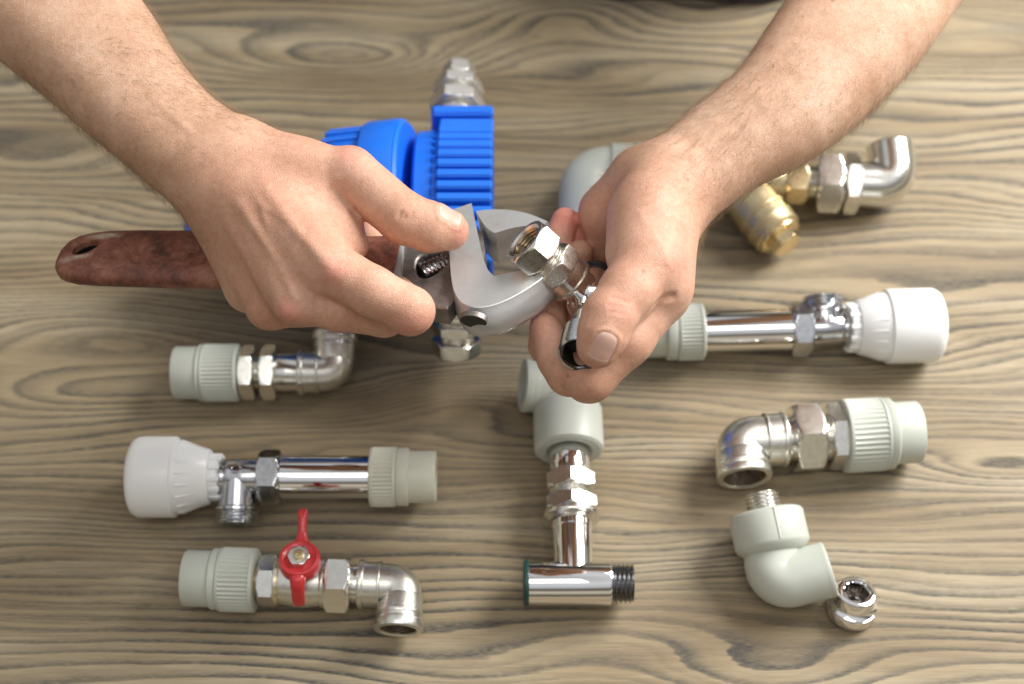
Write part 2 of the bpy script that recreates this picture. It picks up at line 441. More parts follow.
    mx = N(t, 'ShaderNodeMix', data_type='RGBA', blend_type='MULTIPLY'); mx.inputs[0].default_value = .55
    t.links.new(base.outputs[0], mx.inputs[6]); t.links.new(fibr.outputs[0], mx.inputs[7])
    mx2 = N(t, 'ShaderNodeMix', data_type='RGBA'); t.links.new(mth('MULTIPLY', d, .93), mx2.inputs[0])
    t.links.new(mx.outputs[2], mx2.inputs[6]); mx2.inputs[7].default_value = (.042, .047, .050, 1)
    t.links.new(mx2.outputs[2], b.inputs['Base Color'])
    b.inputs['Roughness'].default_value = .5
    rr = mth('MULTIPLY_ADD', d, .12, .50); t.links.new(rr, b.inputs['Roughness'])
    b.inputs['Specular IOR Level'].default_value = .22
    inv = mth('MULTIPLY', d, -1.0); bump(t, b, inv, .35, .0005); bump(t, b, fib.outputs[0], .2, .0003)
    o = make_obj('table_top', V, [tuple(f) for f in F], m, None, 40, {'grain': list(v.reshape(-1)) + [0] * 4})
    o['kind'] = 'structure'; o['label'] = 'grey stained oak table top with dark cathedral grain'
    return o
build_table()
# ------------------------------------------------------------------ fittings on the table
def thermostat_valve(label, A, B, flip_outlet, px, pxr, warm):
    """radiator valve: px = pixel stations from the knob end"""
    zr = pxr['head'] / 1.52
    ax = Axis(A, B, zr, zr * .93)
    t = thing('radiator_valve', label, 'radiator valve', ax.base(), 'radiator valves with white heads')
    X = ax.x; r = ax.r
    # thermostatic head
    h = px['head']; rh = r(pxr['head']); rc = r(pxr['cone'])
    m = MB(ax.M)
    prof = [(X(h[0]) + .0, 0), (X(h[0]), rh * .55), (X(h[0]) + .6, rh * .80), (X(h[0]) + 2.2, rh * .92), (X(h[0]) + 5, rh * .985), (X(h[0]) + 8, rh), (X(h[1]) - 1.2, rh * 1.0), (X(h[1]) - .3, rh * .99), (X(h[1]), rh * .975)]
    prof += [(X(h[1]) + .3, rh * .93), (X(h[1]) + 2.5, rh * .905), (X(h[2]) - 1, rc * 1.02), (X(h[2]), rc * .96), (X(h[2]) + .1, 0)]
    m.lathe(prof, 96); kn = m.build('knob', M['white'], t)
    rb = MB(ax.M)
    for i in range(18):
        a = i * 2 * math.pi / 18
        Q = Matrix.Rotation(a, 4, 'X')
        x0 = X(h[1]) + 3; x1 = X(h[2]) - 3; r0 = rh * .905; r1 = rc * 1.02
        p0 = Q @ Vector((x0, 0, r0 - .8)); p1 = Q @ Vector((x1, 0, r1 - .6))
        rb.tube([p0, p1], [1.3, 1.0], 8)
    rb.build('grip_ribs', M['white'], kn)
    g = px['ring']
    m = MB(ax.M); m.lathe([(X(g[0]), 0)] + cyl(X(g[0]), X(g[1]), r(pxr['ring']), .8) + [(X(g[1]), 0)], 64)
    for i in range(12):
        Q = Matrix.Rotation(i * math.pi / 6, 4, 'X'); m.box((X(g[0]) + .5, -1.6, r(pxr['ring']) - 1), (X(g[1]) + 1.5, 1.6, r(pxr['ring']) + .9), .4, Q)
    m.build('collar_ring', M['white'], t)
    # valve body, outlet
    b0, b1 = px['body']; rb_ = r(pxr['body'])
    m = MB(ax.M)
    m.lathe([(X(b0), 0), (X(b0), rb_ * .8)] + cyl(X(b0) + 1, X(b0) + 6, rb_ * .93, .8) + cyl(X(b0) + 6.5, X(b1), rb_, 1.5) + [(X(b1), 0)], 64)
    xm = X(px['out'][0]); s = -1 if not flip_outlet else 1
    up = px['out'][2]
    dirv = Vector((0, s * math.cos(up), math.sin(up))) if ax.D.x > 0 else Vector((0, -s * math.cos(up), math.sin(up)))
    Mo = frame((xm, 0, 0), dirv); ol = X(px['out'][1]) * 1.0; ro = r(pxr['out'])
    body = m.build('valve_body', M['dullchrome'], t)
    m = MB(ax.M @ Mo)
    m.lathe([(0, rb_ * .98), (rb_ * .9, rb_ * .99), (ol - 11, ro * .86), (ol - 10, ro), (ol - 8.5, ro), (ol - 8.3, ro * .93)] + thr(ol - 8, ol, ro * 1.0, 2.2, 1.4) + [(ol, ro * .75), (ol - 1, ro * .70)], 72)
    to = m.build('threaded_outlet', M['dullchrome'], t)
    m = MB(ax.M @ Mo); m.lathe([(ol - .9, ro * .70), (ol - 9, ro * .66), (ol - 9.1, 0)], 60); m.build('bore', M['bore'], to)
    # little bolt head on the body
    m = MB(ax.M @ frame((xm, 0, rb_ - 1.0), (0, .1, 1))); m.lathe([(0, 0), (0, 3.6)] + cyl(.1, 2.2, 3.4, .5) + [(2.2, 2), (1.6, 1.8), (1.6, 0)], 32); m.build('boss', M['dullchrome'], body)
    n = px['nut']; m = MB(ax.M); m.lathe([(X(n[0]), 0)] + hexp(X(n[0]), X(n[1]), r(pxr['nut'])) + [(X(n[1]), 0)], 72, None, pxr.get('ph', .3)); m.build('hex_nut', M['dullchrome'], t)
    n = px['tube']; m = MB(ax.M); rt = r(pxr['tube']); m.lathe([(X(n[0]), 0), (X(n[0]), rt * .93), (X(n[0]) + 1.2, rt * .94), (X(n[0]) + 1.4, rt)] + [(X(n[0]) + 1.6, rt), (X(n[1]) - .5, rt), (X(n[1]), rt * .97), (X(n[1]), 0)], 96); m.build('chrome_tube', M['chrome'], t)
    n = px['sock']; rs = r(pxr['sock']); re = r(pxr['end'])
    m = MB(ax.M); m.lathe([(X(n[0]), 0)] + ribs(X(n[0]), X(n[1]), rs, 44, .9) + cyl(X(n[1]), X(n[2]), rs * .97, .9) + [(X(n[2]), re)] + [(X(n[2]) + .5, re), (X(n[3]) - .8, re), (X(n[3]) - .2, re - .4), (X(n[3]), re - 1.2), (X(n[3]), re * .64), (X(n[3]) - 14, re * .60), (X(n[3]) - 14.1, 0)], 264)
    m.build('ribbed_plastic_socket', M['ppr_warm'] if warm else M['ppr'], t)
    return t
thermostat_valve('white headed radiator valve with shiny tube above the red lever valve', (131, 477), (433, 477), False,
    dict(head=(0, 46, 80), ring=(79, 89), body=(86, 130), out=(107, 47, -.34), nut=(128, 150), tube=(149, 241), sock=(239, 266, 278, 305)),
    dict(head=40.5, cone=27, ring=22, body=18.5, out=22, nut=24.5, tube=21.5, sock=30, end=26, ph=.25), True)
thermostat_valve('white headed radiator valve whose ribbed end is hidden behind the hand', (940, 325), (620, 334), True,
    dict(head=(0, 55, 84), ring=(83, 92), body=(90, 131), out=(116, 32, .42), nut=(130, 150), tube=(148, 240), sock=(237, 264, 275, 305)),
    dict(head=37.5, cone=27, ring=23.5, body=17.5, out=20, nut=24, tube=21, sock=28.5, end=24.5, ph=.5), False)

def nickel_elbow(ax, x0, x1, rp, rim, down, dl, t, mat='cast', R=None, flange=True, up=0.0):
    """elbow from station x0 along the axis, turning towards `down` (+1/-1 in local y), outlet length dl mm"""
    X = ax.x; rp = ax.r(rp); rim = ax.r(rim)
    R = R or rp * .98
    xe = X(x1) - rp                       # centre of the turned leg
    d1 = Vector((0, down * math.cos(up), math.sin(up)))
    c_ = Vector((xe, 0, 0)); q0 = c_ - Vector((rp * .62, 0, 0)); end = c_ + d1 * rp * .62
    pts = [Vector((X(x0), 0, 0)), Vector((X(x0) + 1.2, 0, 0))] + [q0.lerp(c_, i / 14).lerp(c_.lerp(end, i / 14), i / 14) for i in range(15)]
    pts += [end + d1 * 1.0]
    rad = [rp] * len(pts)
    m = MB(ax.M)
    if flange:
        m.lathe(cyl(X(x0), X(x0) + 3.6, rim, 1.0), 64)
        m.lathe([(X(x0) + 3.6, rp * 1.06), (X(x0) + 12, rp * 1.05)] + cyl(X(x0) + 12, X(x0) + 13.6, rp * 1.10, .5), 64)
    m.tube(pts, rad, 56)
    b = m.build('elbow_body', M[mat], t)
    m = MB(ax.M @ frame(end, d1))
    L = dl
    m.lathe([(-1, rp * 1.0), (0, rp * 1.04), (L * .40, rp * 1.05)] + cyl(L * .42, L * .56, rp * 1.10, .5) + [(L * .60, rp * 1.06)] + cyl(L * .66, L, rim, 1.0) + bore(L, rim, L * .95, rp * .84), 72)
    mo = m.build('threaded_mouth', M[mat], t)
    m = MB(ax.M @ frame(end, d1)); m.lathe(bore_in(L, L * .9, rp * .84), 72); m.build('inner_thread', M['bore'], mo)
    return end

def socket_union(ax, t, stations, radii, mats=('ppr',)):
    """plain end, ring, ribbed part of a plastic socket, stations from outer end inward"""
    e0, e1, g1, s1 = [ax.x(v) for v in stations]; re, rg, rs = [ax.r(v) for v in radii]
    sg = 1
    m = MB(ax.M)
    m.lathe([(e0 + 14, 0), (e0 + 14, re * .60), (e0 + .2, re * .66), (e0, re * .7), (e0, re - 1.4), (e0 + .3, re - .5), (e0 + 1.2, re), (e1, re), (e1 + .1, rg - .8), (e1 + .9, rg), (g1 - .5, rg), (g1, rg - .3)] + ribs(g1, s1, rs, 44, .95) + [(s1, rs * .5), (s1 - .1, 0)], 264)
    return m.build('ribbed_plastic_socket', M[mats[0]], t)

def hexnut(ax, t, x0, x1, rr, mat='nickel', ph=.3, name='hex_nut', thick=None):
    m = MB(ax.M); a = ax.r(rr)
    m.lathe([(ax.x(x0), 0)] + hexp(ax.x(x0), ax.x(x1), a) + [(ax.x(x1), 0)], 72, None, ph); return m.build(name, M[mat], t)
def neck(ax, t, x0, x1, rr, mat='nickel', thread=True, name='threaded_neck'):
    m = MB(ax.M); r = ax.r(rr)
    m.lathe([(ax.x(x0), 0)] + (thr(ax.x(x0), ax.x(x1), r, 1.6, 1.0) if thread else cyl(ax.x(x0), ax.x(x1), r, .4)) + [(ax.x(x1), 0)], 72)
    return m.build(name, M[mat], t)

# upper left union with elbow
ax = Axis((175, 373), (352, 372), 18.6)
t = thing('pipe_union', 'grey socket union with nickel elbow lying just below the hand on the wrench', 'pipe fitting', ax.base(), 'pipe fittings on the table')
socket_union(ax, t, (0, 24, 28, 65), (26.5, 28.5, 29))
hexnut(ax, t, 66, 81, 24, ph=.45); neck(ax, t, 80, 91, 18); hexnut(ax, t, 87, 102, 24.5, 'nickel', .45)
neck(ax, t, 101, 126, 19.5, 'nickel', False, 'smooth_neck')
nickel_elbow(ax, 124, 178, 19.5, 23, 1, 19, t, 'cast', up=.25)

# right union with elbow
ax = Axis((918, 432), (714, 443), 23)
t = thing('pipe_union', 'large grey socket union with nickel elbow opening towards the viewer at the right', 'pipe fitting', ax.base(), 'pipe fittings on the table')
socket_union(ax, t, (0, 27, 35, 76), (31, 36, 37))
hexnut(ax, t, 75, 91, 29, 'nickel', .5); neck(ax, t, 90, 101, 24); hexnut(ax, t, 98, 127, 32, 'nickel', .15)
neck(ax, t, 126, 139, 22, 'nickel', False, 'smooth_neck')
nickel_elbow(ax, 133, 204, 25, 27.5, 1, 16, t, 'cast', up=-.05)

# ball valve
ax = Axis((185, 578), (420, 586), 20.2)
t = thing('ball_valve', 'nickel ball valve with red butterfly lever between grey socket and elbow', 'valve', ax.base())
socket_union(ax, t, (0, 27, 35, 72), (28, 30.5, 32))
neck(ax, t, 71, 78, 17, 'brass_bright', False, 'brass_neck'); hexnut(ax, t, 75, 93, 22.5, 'nickel', .52)
m = MB(ax.M); X = ax.x; r = ax.r
m.lathe([(X(91), 0)] + cyl(X(91), X(95), r(24), .5) + [(X(96), r(22.5)), (X(104), r(23.5)), (X(112), r(25)), (X(122), r(25)), (X(132), r(24)), (X(137), r(23))] + cyl(X(137), X(142), r(24.5), .5) + [(X(142), 0)], 72)
body = m.build('valve_body', M['cast'], t)
for q in (94.5, 143): m = MB(ax.M); m.lathe([(X(q) - .8, r(20)), (X(q) - .7, r(24.3))] + [(X(q) + .7, r(24.3)), (X(q) + .8, r(20))], 72); m.build('brass_edge', M['brass_bright'], body)
hexnut(ax, t, 141, 167, 26.5, 'nickel', .05); neck(ax, t, 166, 176, 19, 'nickel', False, 'smooth_neck')
nickel_elbow(ax, 174, 238, 21.5, 24.5, -1, 20, t, 'cast', up=-.08)
xs = X(121); top = r(24) + 6.5
Mh = ax.M @ frame((xs, 0, top - 2), (0, .12, 1))          # local x = up the stem
m = MB(Mh); m.lathe([(0, 0), (0, 8)] + cyl(.1, 8, 7.6, .6) + [(8, 0)], 48); m.build('stem', M['nickel'], t)
m = MB(Mh); m.lathe([(5.5, 7), (5.5, 11.6), (7, 12.4), (12.5, 12.4), (14.6, 11.6), (15, 10.4), (13.6, 8.8), (13.4, 0)], 64)
def blade(sgn, pts, w, th):
    # flat lever blade along a bent centre line: pts = (out, height) pairs
    vs = []; fs = []
    k = 10
    for i, (o, hgt) in enumerate(pts):
        ww = w[i]
        for j in range(k):
            a = 2 * math.pi * j / k
            vs.append((hgt + th[i] * math.sin(a), ww * math.copysign(abs(math.cos(a)) ** .6, math.cos(a)), sgn * o))
    for i in range(len(pts) - 1):
        for j in range(k):
            fs.append((i * k + j, i * k + (j + 1) % k, (i + 1) * k + (j + 1) % k, (i + 1) * k + j))
    fs.append(tuple(range(k))); fs.append(tuple(reversed(range((len(pts) - 1) * k, len(pts) * k))))
    return vs, fs
# orientation of the blade frame: find which local z sign points away from the lens
zl = (Mh.to_3x3() @ Vector((0, 0, 1))); sgn = 1 if zl.y > 0 else -1
tilt = Matrix.Rotation(.03 * sgn, 4, 'X')
v, f = blade(sgn, [(9, 11.0), (14, 11.5), (18, 13), (23, 16.5), (28, 18.5), (30, 18.8)], [5, 4.0, 2.7, 2.7, 3.4, 2.2], [3.2, 2.8, 2.5, 2.3, 2.2, 1.4]); m.add(v, f, tilt)
v, f = blade(-sgn, [(9, 10.5), (13, 11), (15.5, 10), (18, 5), (20, 0), (21, -3), (21.5, -4)], [5.0, 4.8, 4.2, 3.9, 3.8, 3.6, 2.4], [3.6, 3.4, 3.2, 2.8, 2.6, 2.3, 1.5]); m.add(v, f, tilt)
lev = m.build('lever', M['red'], t, sharp=50)
m = MB(Mh); m.lathe([(12, 0)] + hexp(12.6, 17.2, 6.0) + [(17.2, 0)], 72); m.build('lever_nut', M['nickel'], lev)
m = MB(Mh); m.lathe([(14, 0), (14, 3.4)] + cyl(14, 19.0, 3.3, .5) + [(19, 1.3), (17.9, .9), (17.9, 0)], 40); m.build('stem_tip', M['brass'], lev)

# chrome angle assembly in the middle
ax = Axis((567, 398), (574, 583), 20)
t = thing('pipe_assembly', 'upright run of grey elbow, nickel nuts and chrome tee below the hand', 'pipe fitting', ax.base(), 'pipe fittings on the table')
X = ax.x; r = ax.r
# plastic elbow: big socket + branch to the left
m = MB(ax.M)
m.lathe([(X(8), 0), (X(8), r(30)), (X(12), r(34.5)), (X(14), r(35.5)), (X(52), r(35.5)), (X(55), r(35)), (X(57), r(32)), (X(57), r(24)), (X(54), r(21)), (X(53), 0)], 96)
el = m.build('plastic_socket', M['ppr'], t)
yl = ax.M.inverted().to_3x3() @ Vector((-1, 0, 0))
m = MB(ax.M)
d1 = Vector((0, yl.y, 0)).normalized() * .96 + Vector((.0, 0, .18)); d1.normalize()
bp = bend_pts((X(12), 0, 0), (-1, 0, 0), d1, r(24), 10)
bp = [Vector((X(20), 0, 0))] + bp + [bp[-1] + d1 * r(7)]
m.tube(bp, [r(27)] * len(bp), 56)
e = bp[-1]
m.lathe([(-2, r(26)), (0, r(27))] + [(r(9), r(27)), (r(9.6), r(27.8)), (r(15), r(27.8)), (r(16), r(26.8)), (r(16), r(19)), (r(15), r(18)), (r(2), r(17)), (r(2) - .1, 0)], 96, frame(e, d1))
m.build('side_socket', M['ppr'], t)
neck(ax, t, 50, 58, 14, 'nickel', True)
m = MB(ax.M); m.lathe([(X(56), 0), (X(56), r(17))] + cyl(X(56.5), X(82), r(20.5), .8) + [(X(82), 0)], 96); m.build('chrome_sleeve', M['chrome'], t)
hexnut(ax, t, 81, 98, 23.5, 'nickel', math.pi / 6 + .0); neck(ax, t, 96, 107, 22); 
m = MB(ax.M); a = r(24.5); m.lathe([(X(105), 0)] + hexp(X(105), X(119), a) + cyl(X(119), X(125), r(28), .9) + [(X(127), r(24)), (X(129), r(20)), (X(129), 0)], 72, None, math.pi / 6); m.build('flanged_nut', M['nickel'], t)
m = MB(ax.M); m.lathe([(X(127), 0), (X(127), r(20)), (X(134), r(20)), (X(135), r(19.2)), (X(185), r(19.2)), (X(185), 0)], 96); m.build('chrome_branch', M['chrome'], t)
bx = Axis((523, 583), (634, 583.5), 20)
m = MB(bx.M); m.lathe([(bx.x(5), 0), (bx.x(5), bx.r(21)), (bx.x(6), bx.r(22)), (bx.x(86), bx.r(22)), (bx.x(88), bx.r(21.2)), (bx.x(88), 0)], 112); m.build('chrome_barrel', M['chrome'], t)
m = MB(bx.M); m.lathe([(bx.x(0), 0), (bx.x(0), bx.r(20)), (bx.x(1), bx.r(22.5)), (bx.x(2.5), bx.r(23.2)), (bx.x(5), bx.r(23)), (bx.x(6), bx.r(21.5)), (bx.x(6.1), 0)], 72); m.build('rubber_ring', M['green'], t)
m = MB(bx.M); m.lathe([(bx.x(86), 0)] + thr(bx.x(87), bx.x(110), bx.r(20), 2.7, 1.9) + [(bx.x(110), bx.r(14)), (bx.x(95), bx.r(13)), (bx.x(95) - .1, 0)], 96); m.build('male_thread', M['gun'], t)

# grey elbow with male thread
pA = P(760, 497, 32); pB = P(779, 580, 17)
ax = Axis((761, 494), (781, 584), 31, 17)
t = thing('plastic_elbow', 'loose grey plastic elbow with short nickel male thread beside a chrome bush', 'pipe fitting', ax.base(), 'pipe fittings on the table')
X = ax.x; r = ax.r
m = MB(ax.M); m.lathe([(X(4), 0), (X(3), r(9)), (X(0), r(11)), (X(0), r(15))] + thr(X(0), X(25), r(18), 2.4, 1.7) + [(X(22), 0)], 80); m.build('male_thread', M['nickel'], t)
m = MB(ax.M)
m.lathe([(X(19), 0), (X(18.5), r(18)), (X(19), r(33)), (X(20.5), r(36)), (X(23), r(37.5)), (X(52), r(37.5)), (X(55), r(36.5)), (X(60), r(31)), (X(62), r(27)), (X(62), 0)], 96)
m.tube([Vector((X(21), 0, r(37.2))), Vector((X(52), 0, r(37.2)))], [.7, .7], 8)
so = m.build('plastic_socket', M['ppr'], t)
eb = MB()
c0 = ax.M @ Vector((X(54), 0, 0)); dd = ax.D
tgt = P(830, 569, 25); rr_ = r(27.5)
corner = P(777, 583, 17.5)
d1 = (tgt - corner).normalized()
dd2 = (corner - c0); d0 = (dd2 - d1 * dd2.dot(d1)).normalized()
st = corner - d0 * rr_ * .62
bp = [c0] + [st + (corner - st) * 0] 
q = []
for i in range(13):
    s_ = i / 12; q.append(st.lerp(corner, s_).lerp(corner.lerp(corner + d1 * rr_ * .62, s_), s_))
pts = [c0] + q + [corner + d1 * ((tgt - corner).length - 2.2)]
eb.tube(pts, [rr_] * len(pts), 64)
eb.lathe([(-3.2, rr_), (-1, rr_), (-.3, rr_ - .3), (0, rr_ - 1), (0, rr_ * .68), (-1, rr_ * .64), (-13, rr_ * .60), (-13.1, 0)], 80, frame(tgt, d1))
sd_ = eb.build('side_socket', M['ppr'], t)
m = MB(); m.tube([p + Vector((0, 0, rr_ - .1)) for p in [pts[13].lerp(pts[-1], .12), pts[13].lerp(pts[-1], .5), pts[13].lerp(pts[-1], .97)]], [.5] * 3, 8); m.build('mould_seam', M['ppr'], sd_)

# small chrome bush standing beside it
base = P(850, 612, 0); topc = P(857, 591, 19.5)
ax2 = (topc - base); L = ax2.length
t = thing('chrome_bush', 'small chrome reducer bush standing on end with a hexagonal hole', 'pipe fitting', base, 'pipe fittings on the table')
Mb = frame(base, ax2); s_ = 1 / scale_at(topc)
m = MB(Mb)
m.lathe([(.6, 0), (.5, 15.5 * s_ * 1.5)] + cyl(.4, L * .40, 24.5 * s_, .9) + [(L * .44, 24 * s_), (L * .50, 21 * s_), (L * .54, 20 * s_), (L - 1.2, 19.8 * s_), (L - .4, 19.2 * s_), (L, 18 * s_), (L, 14 * s_), (L - .8, 13 * s_)] +
        [(L - .9, 13.5 * s_, 'h', 11.6 * s_), (L - 3, 13.5 * s_, 'h', 11.6 * s_)], 72)
bo = m.build('bush_body', M['chrome'], t)
m = MB(Mb); m.lathe([(L - 3, 13.5 * s_, 'h', 11.6 * s_), (L - 9, 13.5 * s_, 'h', 11.6 * s_), (L - 9.2, 12.0 * s_), (2, 12 * s_), (1.9, 0)], 72); m.build('hexagonal_bore', M['bore'], bo)
m = MB(Mb)
m.lathe([(L - 11, 7.0 * s_), (L - 10.6, 12.2 * s_), (L - 10.0, 12.2 * s_), (L - 9.9, 8 * s_), (L - 11, 7.0 * s_)], 48); m.build('inner_lip', M['dullchrome'], bo)

# top right: grey elbow, brass strainer, nickel nuts and elbow
ax = Axis((572, 173), (909, 186), 22)
t = thing('strainer_assembly', 'brass strainer with grey elbow and shiny nickel elbow lying under the forearm', 'pipe fitting', ax.base(), 'pipe fittings on the table')
X = ax.x; r = ax.r
m = MB(ax.M)
d1 = Vector((0, -1, 0)); dw = Vector((-1, 0, 0))
bp = [Vector((X(48), 0, 0))] + bend_pts((X(37), 0, 0), (-1, 0, 0), Vector((-.05, -.98, -.05)).normalized(), r(20), 12); bp.append(bp[-1] + Vector((0, -1, 0)) * r(60))
m.tube(bp, [r(28)] * len(bp), 56); m.build('plastic_elbow', M['ppr'], t)
m = MB(ax.M); m.lathe([(X(38), 0), (X(38), r(30))] + cyl(X(38.2), X(62), r(31.5), 1) + [(X(63), r(30))] + ribs(X(63), X(98), r(33), 44, .9) + [(X(98), 0)], 264); m.build('ribbed_plastic_socket', M['ppr'], t)
neck(ax, t, 97, 125, 20, 'nickel', False, 'smooth_neck')
m = MB(ax.M)
m.lathe([(X(122), 0)] + cyl(X(122), X(140), r(25), 1) + [(X(142), r(22)), (X(196), r(22)), (X(202), r(19)), (X(216), r(18)), (X(216), 0)], 72)
m.build('strainer_body', M['brass'], t)
s0 = ax.M @ Vector((X(158), 0, 0)); s1 = P(783, 240, 20)
Ms = frame(s0, s1 - s0); Ls = (s1 - s0).length; k = 1 / scale_at(s1)
m = MB(Ms); m.lathe([(0, 22 * k), (Ls * .30, 25 * k), (Ls * .60, 25.5 * k)] + cyl(Ls * .60, Ls * .64, 27.2 * k, .5) + [(Ls * .65, 25.5 * k), (Ls * .74, 25.5 * k)] + cyl(Ls * .745, Ls * .78, 27.2 * k, .5) + [(Ls * .79, 26 * k), (Ls * .90, 26 * k), (Ls * .92, 24 * k), (Ls * .92, 0)], 80); m.build('strainer_branch', M['brass'], t)
m = MB(Ms); m.lathe([(Ls * .90, 0)] + cyl(Ls * .90, Ls * .96, 23 * k, .8) + hexp(Ls * .95, Ls * 1.10, 14.5 * k) + [(Ls * 1.10, 0)], 72, None, .2); m.build('strainer_cap', M['brass_bright'], t)
hexnut(ax, t, 213, 235, 20, 'brass_bright', .45, 'brass_nut')
neck(ax, t, 234, 246, 18.5, 'nickel', True); hexnut(ax, t, 243, 268, 28.5, 'nickel', .2); neck(ax, t, 267, 272, 22); hexnut(ax, t, 271, 286, 27, 'nickel', .55)
R = r(20)
up = Vector((-.10, .92, .30)).normalized()
rp = r(23)
m = MB(ax.M)
c_ = Vector((X(346) - rp, 0, 0)); d0 = Vector((1, 0, 0)); d1 = up
stp = c_ - d0 * rp * .95
q = [stp.lerp(c_, i / 12).lerp(c_.lerp(c_ + d1 * rp * .95, i / 12), i / 12) for i in range(13)]
endp = c_ + d1 * 26
pts = [Vector((X(284), 0, 0))] + q + [endp]
m.tube(pts, [rp] * len(pts), 64); m.build('elbow_body', M['nickel'], t)
m = MB(ax.M @ frame(endp, d1)); m.lathe([(-1, rp)] + [(4, rp * 1.01), (5, rp * .97), (5, rp * .8)] + [(4.2, rp * .8)], 72); mo = m.build('threaded_mouth', M['nickel'], t)
m = MB(ax.M @ frame(endp, d1)); m.lathe(bore_in(5, 12, rp * .8), 72); m.build('inner_thread', M['bore'], mo)

# blue filter housing
ax = Axis((512, 214), (180, 244), 72, 34)
t = thing('water_filter', 'bright blue ribbed plastic filter housing with nickel unions, behind the hand', 'filter', ax.base())
X = ax.x; r = ax.r; s_ = 1 / ax.sc
Z0 = 72
cx = P(455, 214, Z0)
def bl(px, py, z): return P(px, py, z)
k = 1 / scale_at(cx)
m = MB(Matrix.Translation(cx))
# head block, rounded along y, flange plate at the top port
hy = (P(455, 139, Z0) - P(455, 314, Z0)).y / 2; cy = (P(455, 139, Z0).y + P(455, 314, Z0).y) / 2 - cx.y
hx0 = (416 - 455) * k; hx1 = (488 - 455) * k
m.lathe([(hx0, 0), (hx0, hy * .84), (hx0 + 2, hy * .90), (hx0 + 12, hy * .92), (hx0 + 13, hy * .90), (hx1 - 8, hy * .88), (hx1 - 2, hy * .82), (hx1, hy * .72), (hx1, 0)], 96, Matrix.Translation((0, cy, 0)) @ Matrix.Diagonal((1, 1, .80, 1)))
head = m.build('filter_head', M['blue'], t)
m = MB(Matrix.Translation(cx))
for i in range(16):
    yy = cy - hy * .88 + i * hy * 1.76 / 15; hh = math.sqrt(max(0, 1 - (yy - cy) ** 2 / (hy * .99) ** 2)) * hy * .80
    m.box((hx0 + 16, yy - 3.3, -hh * .7), (hx1 + 3.5, yy + 3.3, hh + 1.6), 1.3)
m.build('cooling_ribs', M['blue'], head)
m = MB(Matrix.Translation(cx)); ytop = (P(455, 132, Z0) - cx).y
m.box(((430 - 455) * k, ytop - 8, -22), ((493 - 455) * k, ytop + 1, 28), 2); m.build('port_plate', M['blue'], head)
# bowl
bA = P(414, 216, Z0); bB = P(190, 238, 48)
Mbw = frame(bA, bB - bA); Lb = (bB - bA).length
m = MB(Mbw)
rb0 = 91 * k
m.lathe([(-2, 0), (-2, rb0 * 1.02), (0, rb0 * 1.06)] + cyl(.5, 24, rb0 * 1.07, 1.5) + [(24.5, rb0 * .98), (25, rb0 * 1.0), (48, rb0 * .99), (54, rb0 * .93), (58, rb0 * .86), (66, rb0 * .78), (Lb * .8, rb0 * .42), (Lb - 6, rb0 * .34), (Lb - 1, rb0 * .24), (Lb, rb0 * .12), (Lb, 0)], 96)
bowl = m.build('filter_bowl', M['blue'], t)
m = MB(Mbw)
for i in range(30):
    Q = Matrix.Rotation(i * 2 * math.pi / 30, 4, 'X'); m.box((26, -2.0, rb0 * .97), (50, 2.0, rb0 * 1.03), .8, Q)
m.build('grip_ribs', M['blue'], bowl)
# ports
for sgn, pa, pb, nm in ((1, (456, 127), (459, 70), 'top'), (-1, (457, 308), (457, 356), 'low')):
    pa3 = P(*pa, Z0 - 4); pb3 = P(*pb, Z0 - 4 - (28 if sgn < 0 else 0))
    Mx = frame(pa3, pb3 - pa3); L = (pb3 - pa3).length; s2 = 1 / scale_at(pb3)
    if nm == 'top':
        u = MB(Mx); u.lathe([(-3, 0)] + cyl(-3, 2.5, 24 * s2, 1) + [(2.5, 0)], 64); un = u.build('seal', M['black'], t)
        u = MB(Mx); u.lathe([(2, 0)] + cyl(2, L * .21, 20 * s2, 1) + [(L * .22, 13 * s2), (L * .25, 13 * s2)] + hexp(L * .26, L * .47, 24 * s2) + [(L * .475, 14 * s2), (L * .565, 14 * s2)] + hexp(L * .57, L * .74, 22 * s2) + [(L * .75, 11 * s2), (L * .83, 11 * s2)] + hexp(L * .84, L * 1.04, 14.5 * s2) + [(L, 10 * s2), (L - 6, 9 * s2), (L - 6.1, 0)], 72, None, .12)
        u.build('nickel_union', M['nickel3'], t)
    else:
        u = MB(Mx); u.lathe([(-3, 0), (-2, 20 * s2)] + cyl(0, L * .25, 21 * s2, 1) + hexp(L * .26, L * .48, 22.5 * s2) + [(L * .50, 17 * s2), (L * .62, 17 * s2)] + hexp(L * .63, L * .93, 22.5 * s2, 24.6 * s2) + [(L * .94, 0)], 72, None, .05)
        u.build('brass_union', M['nickel'], t)
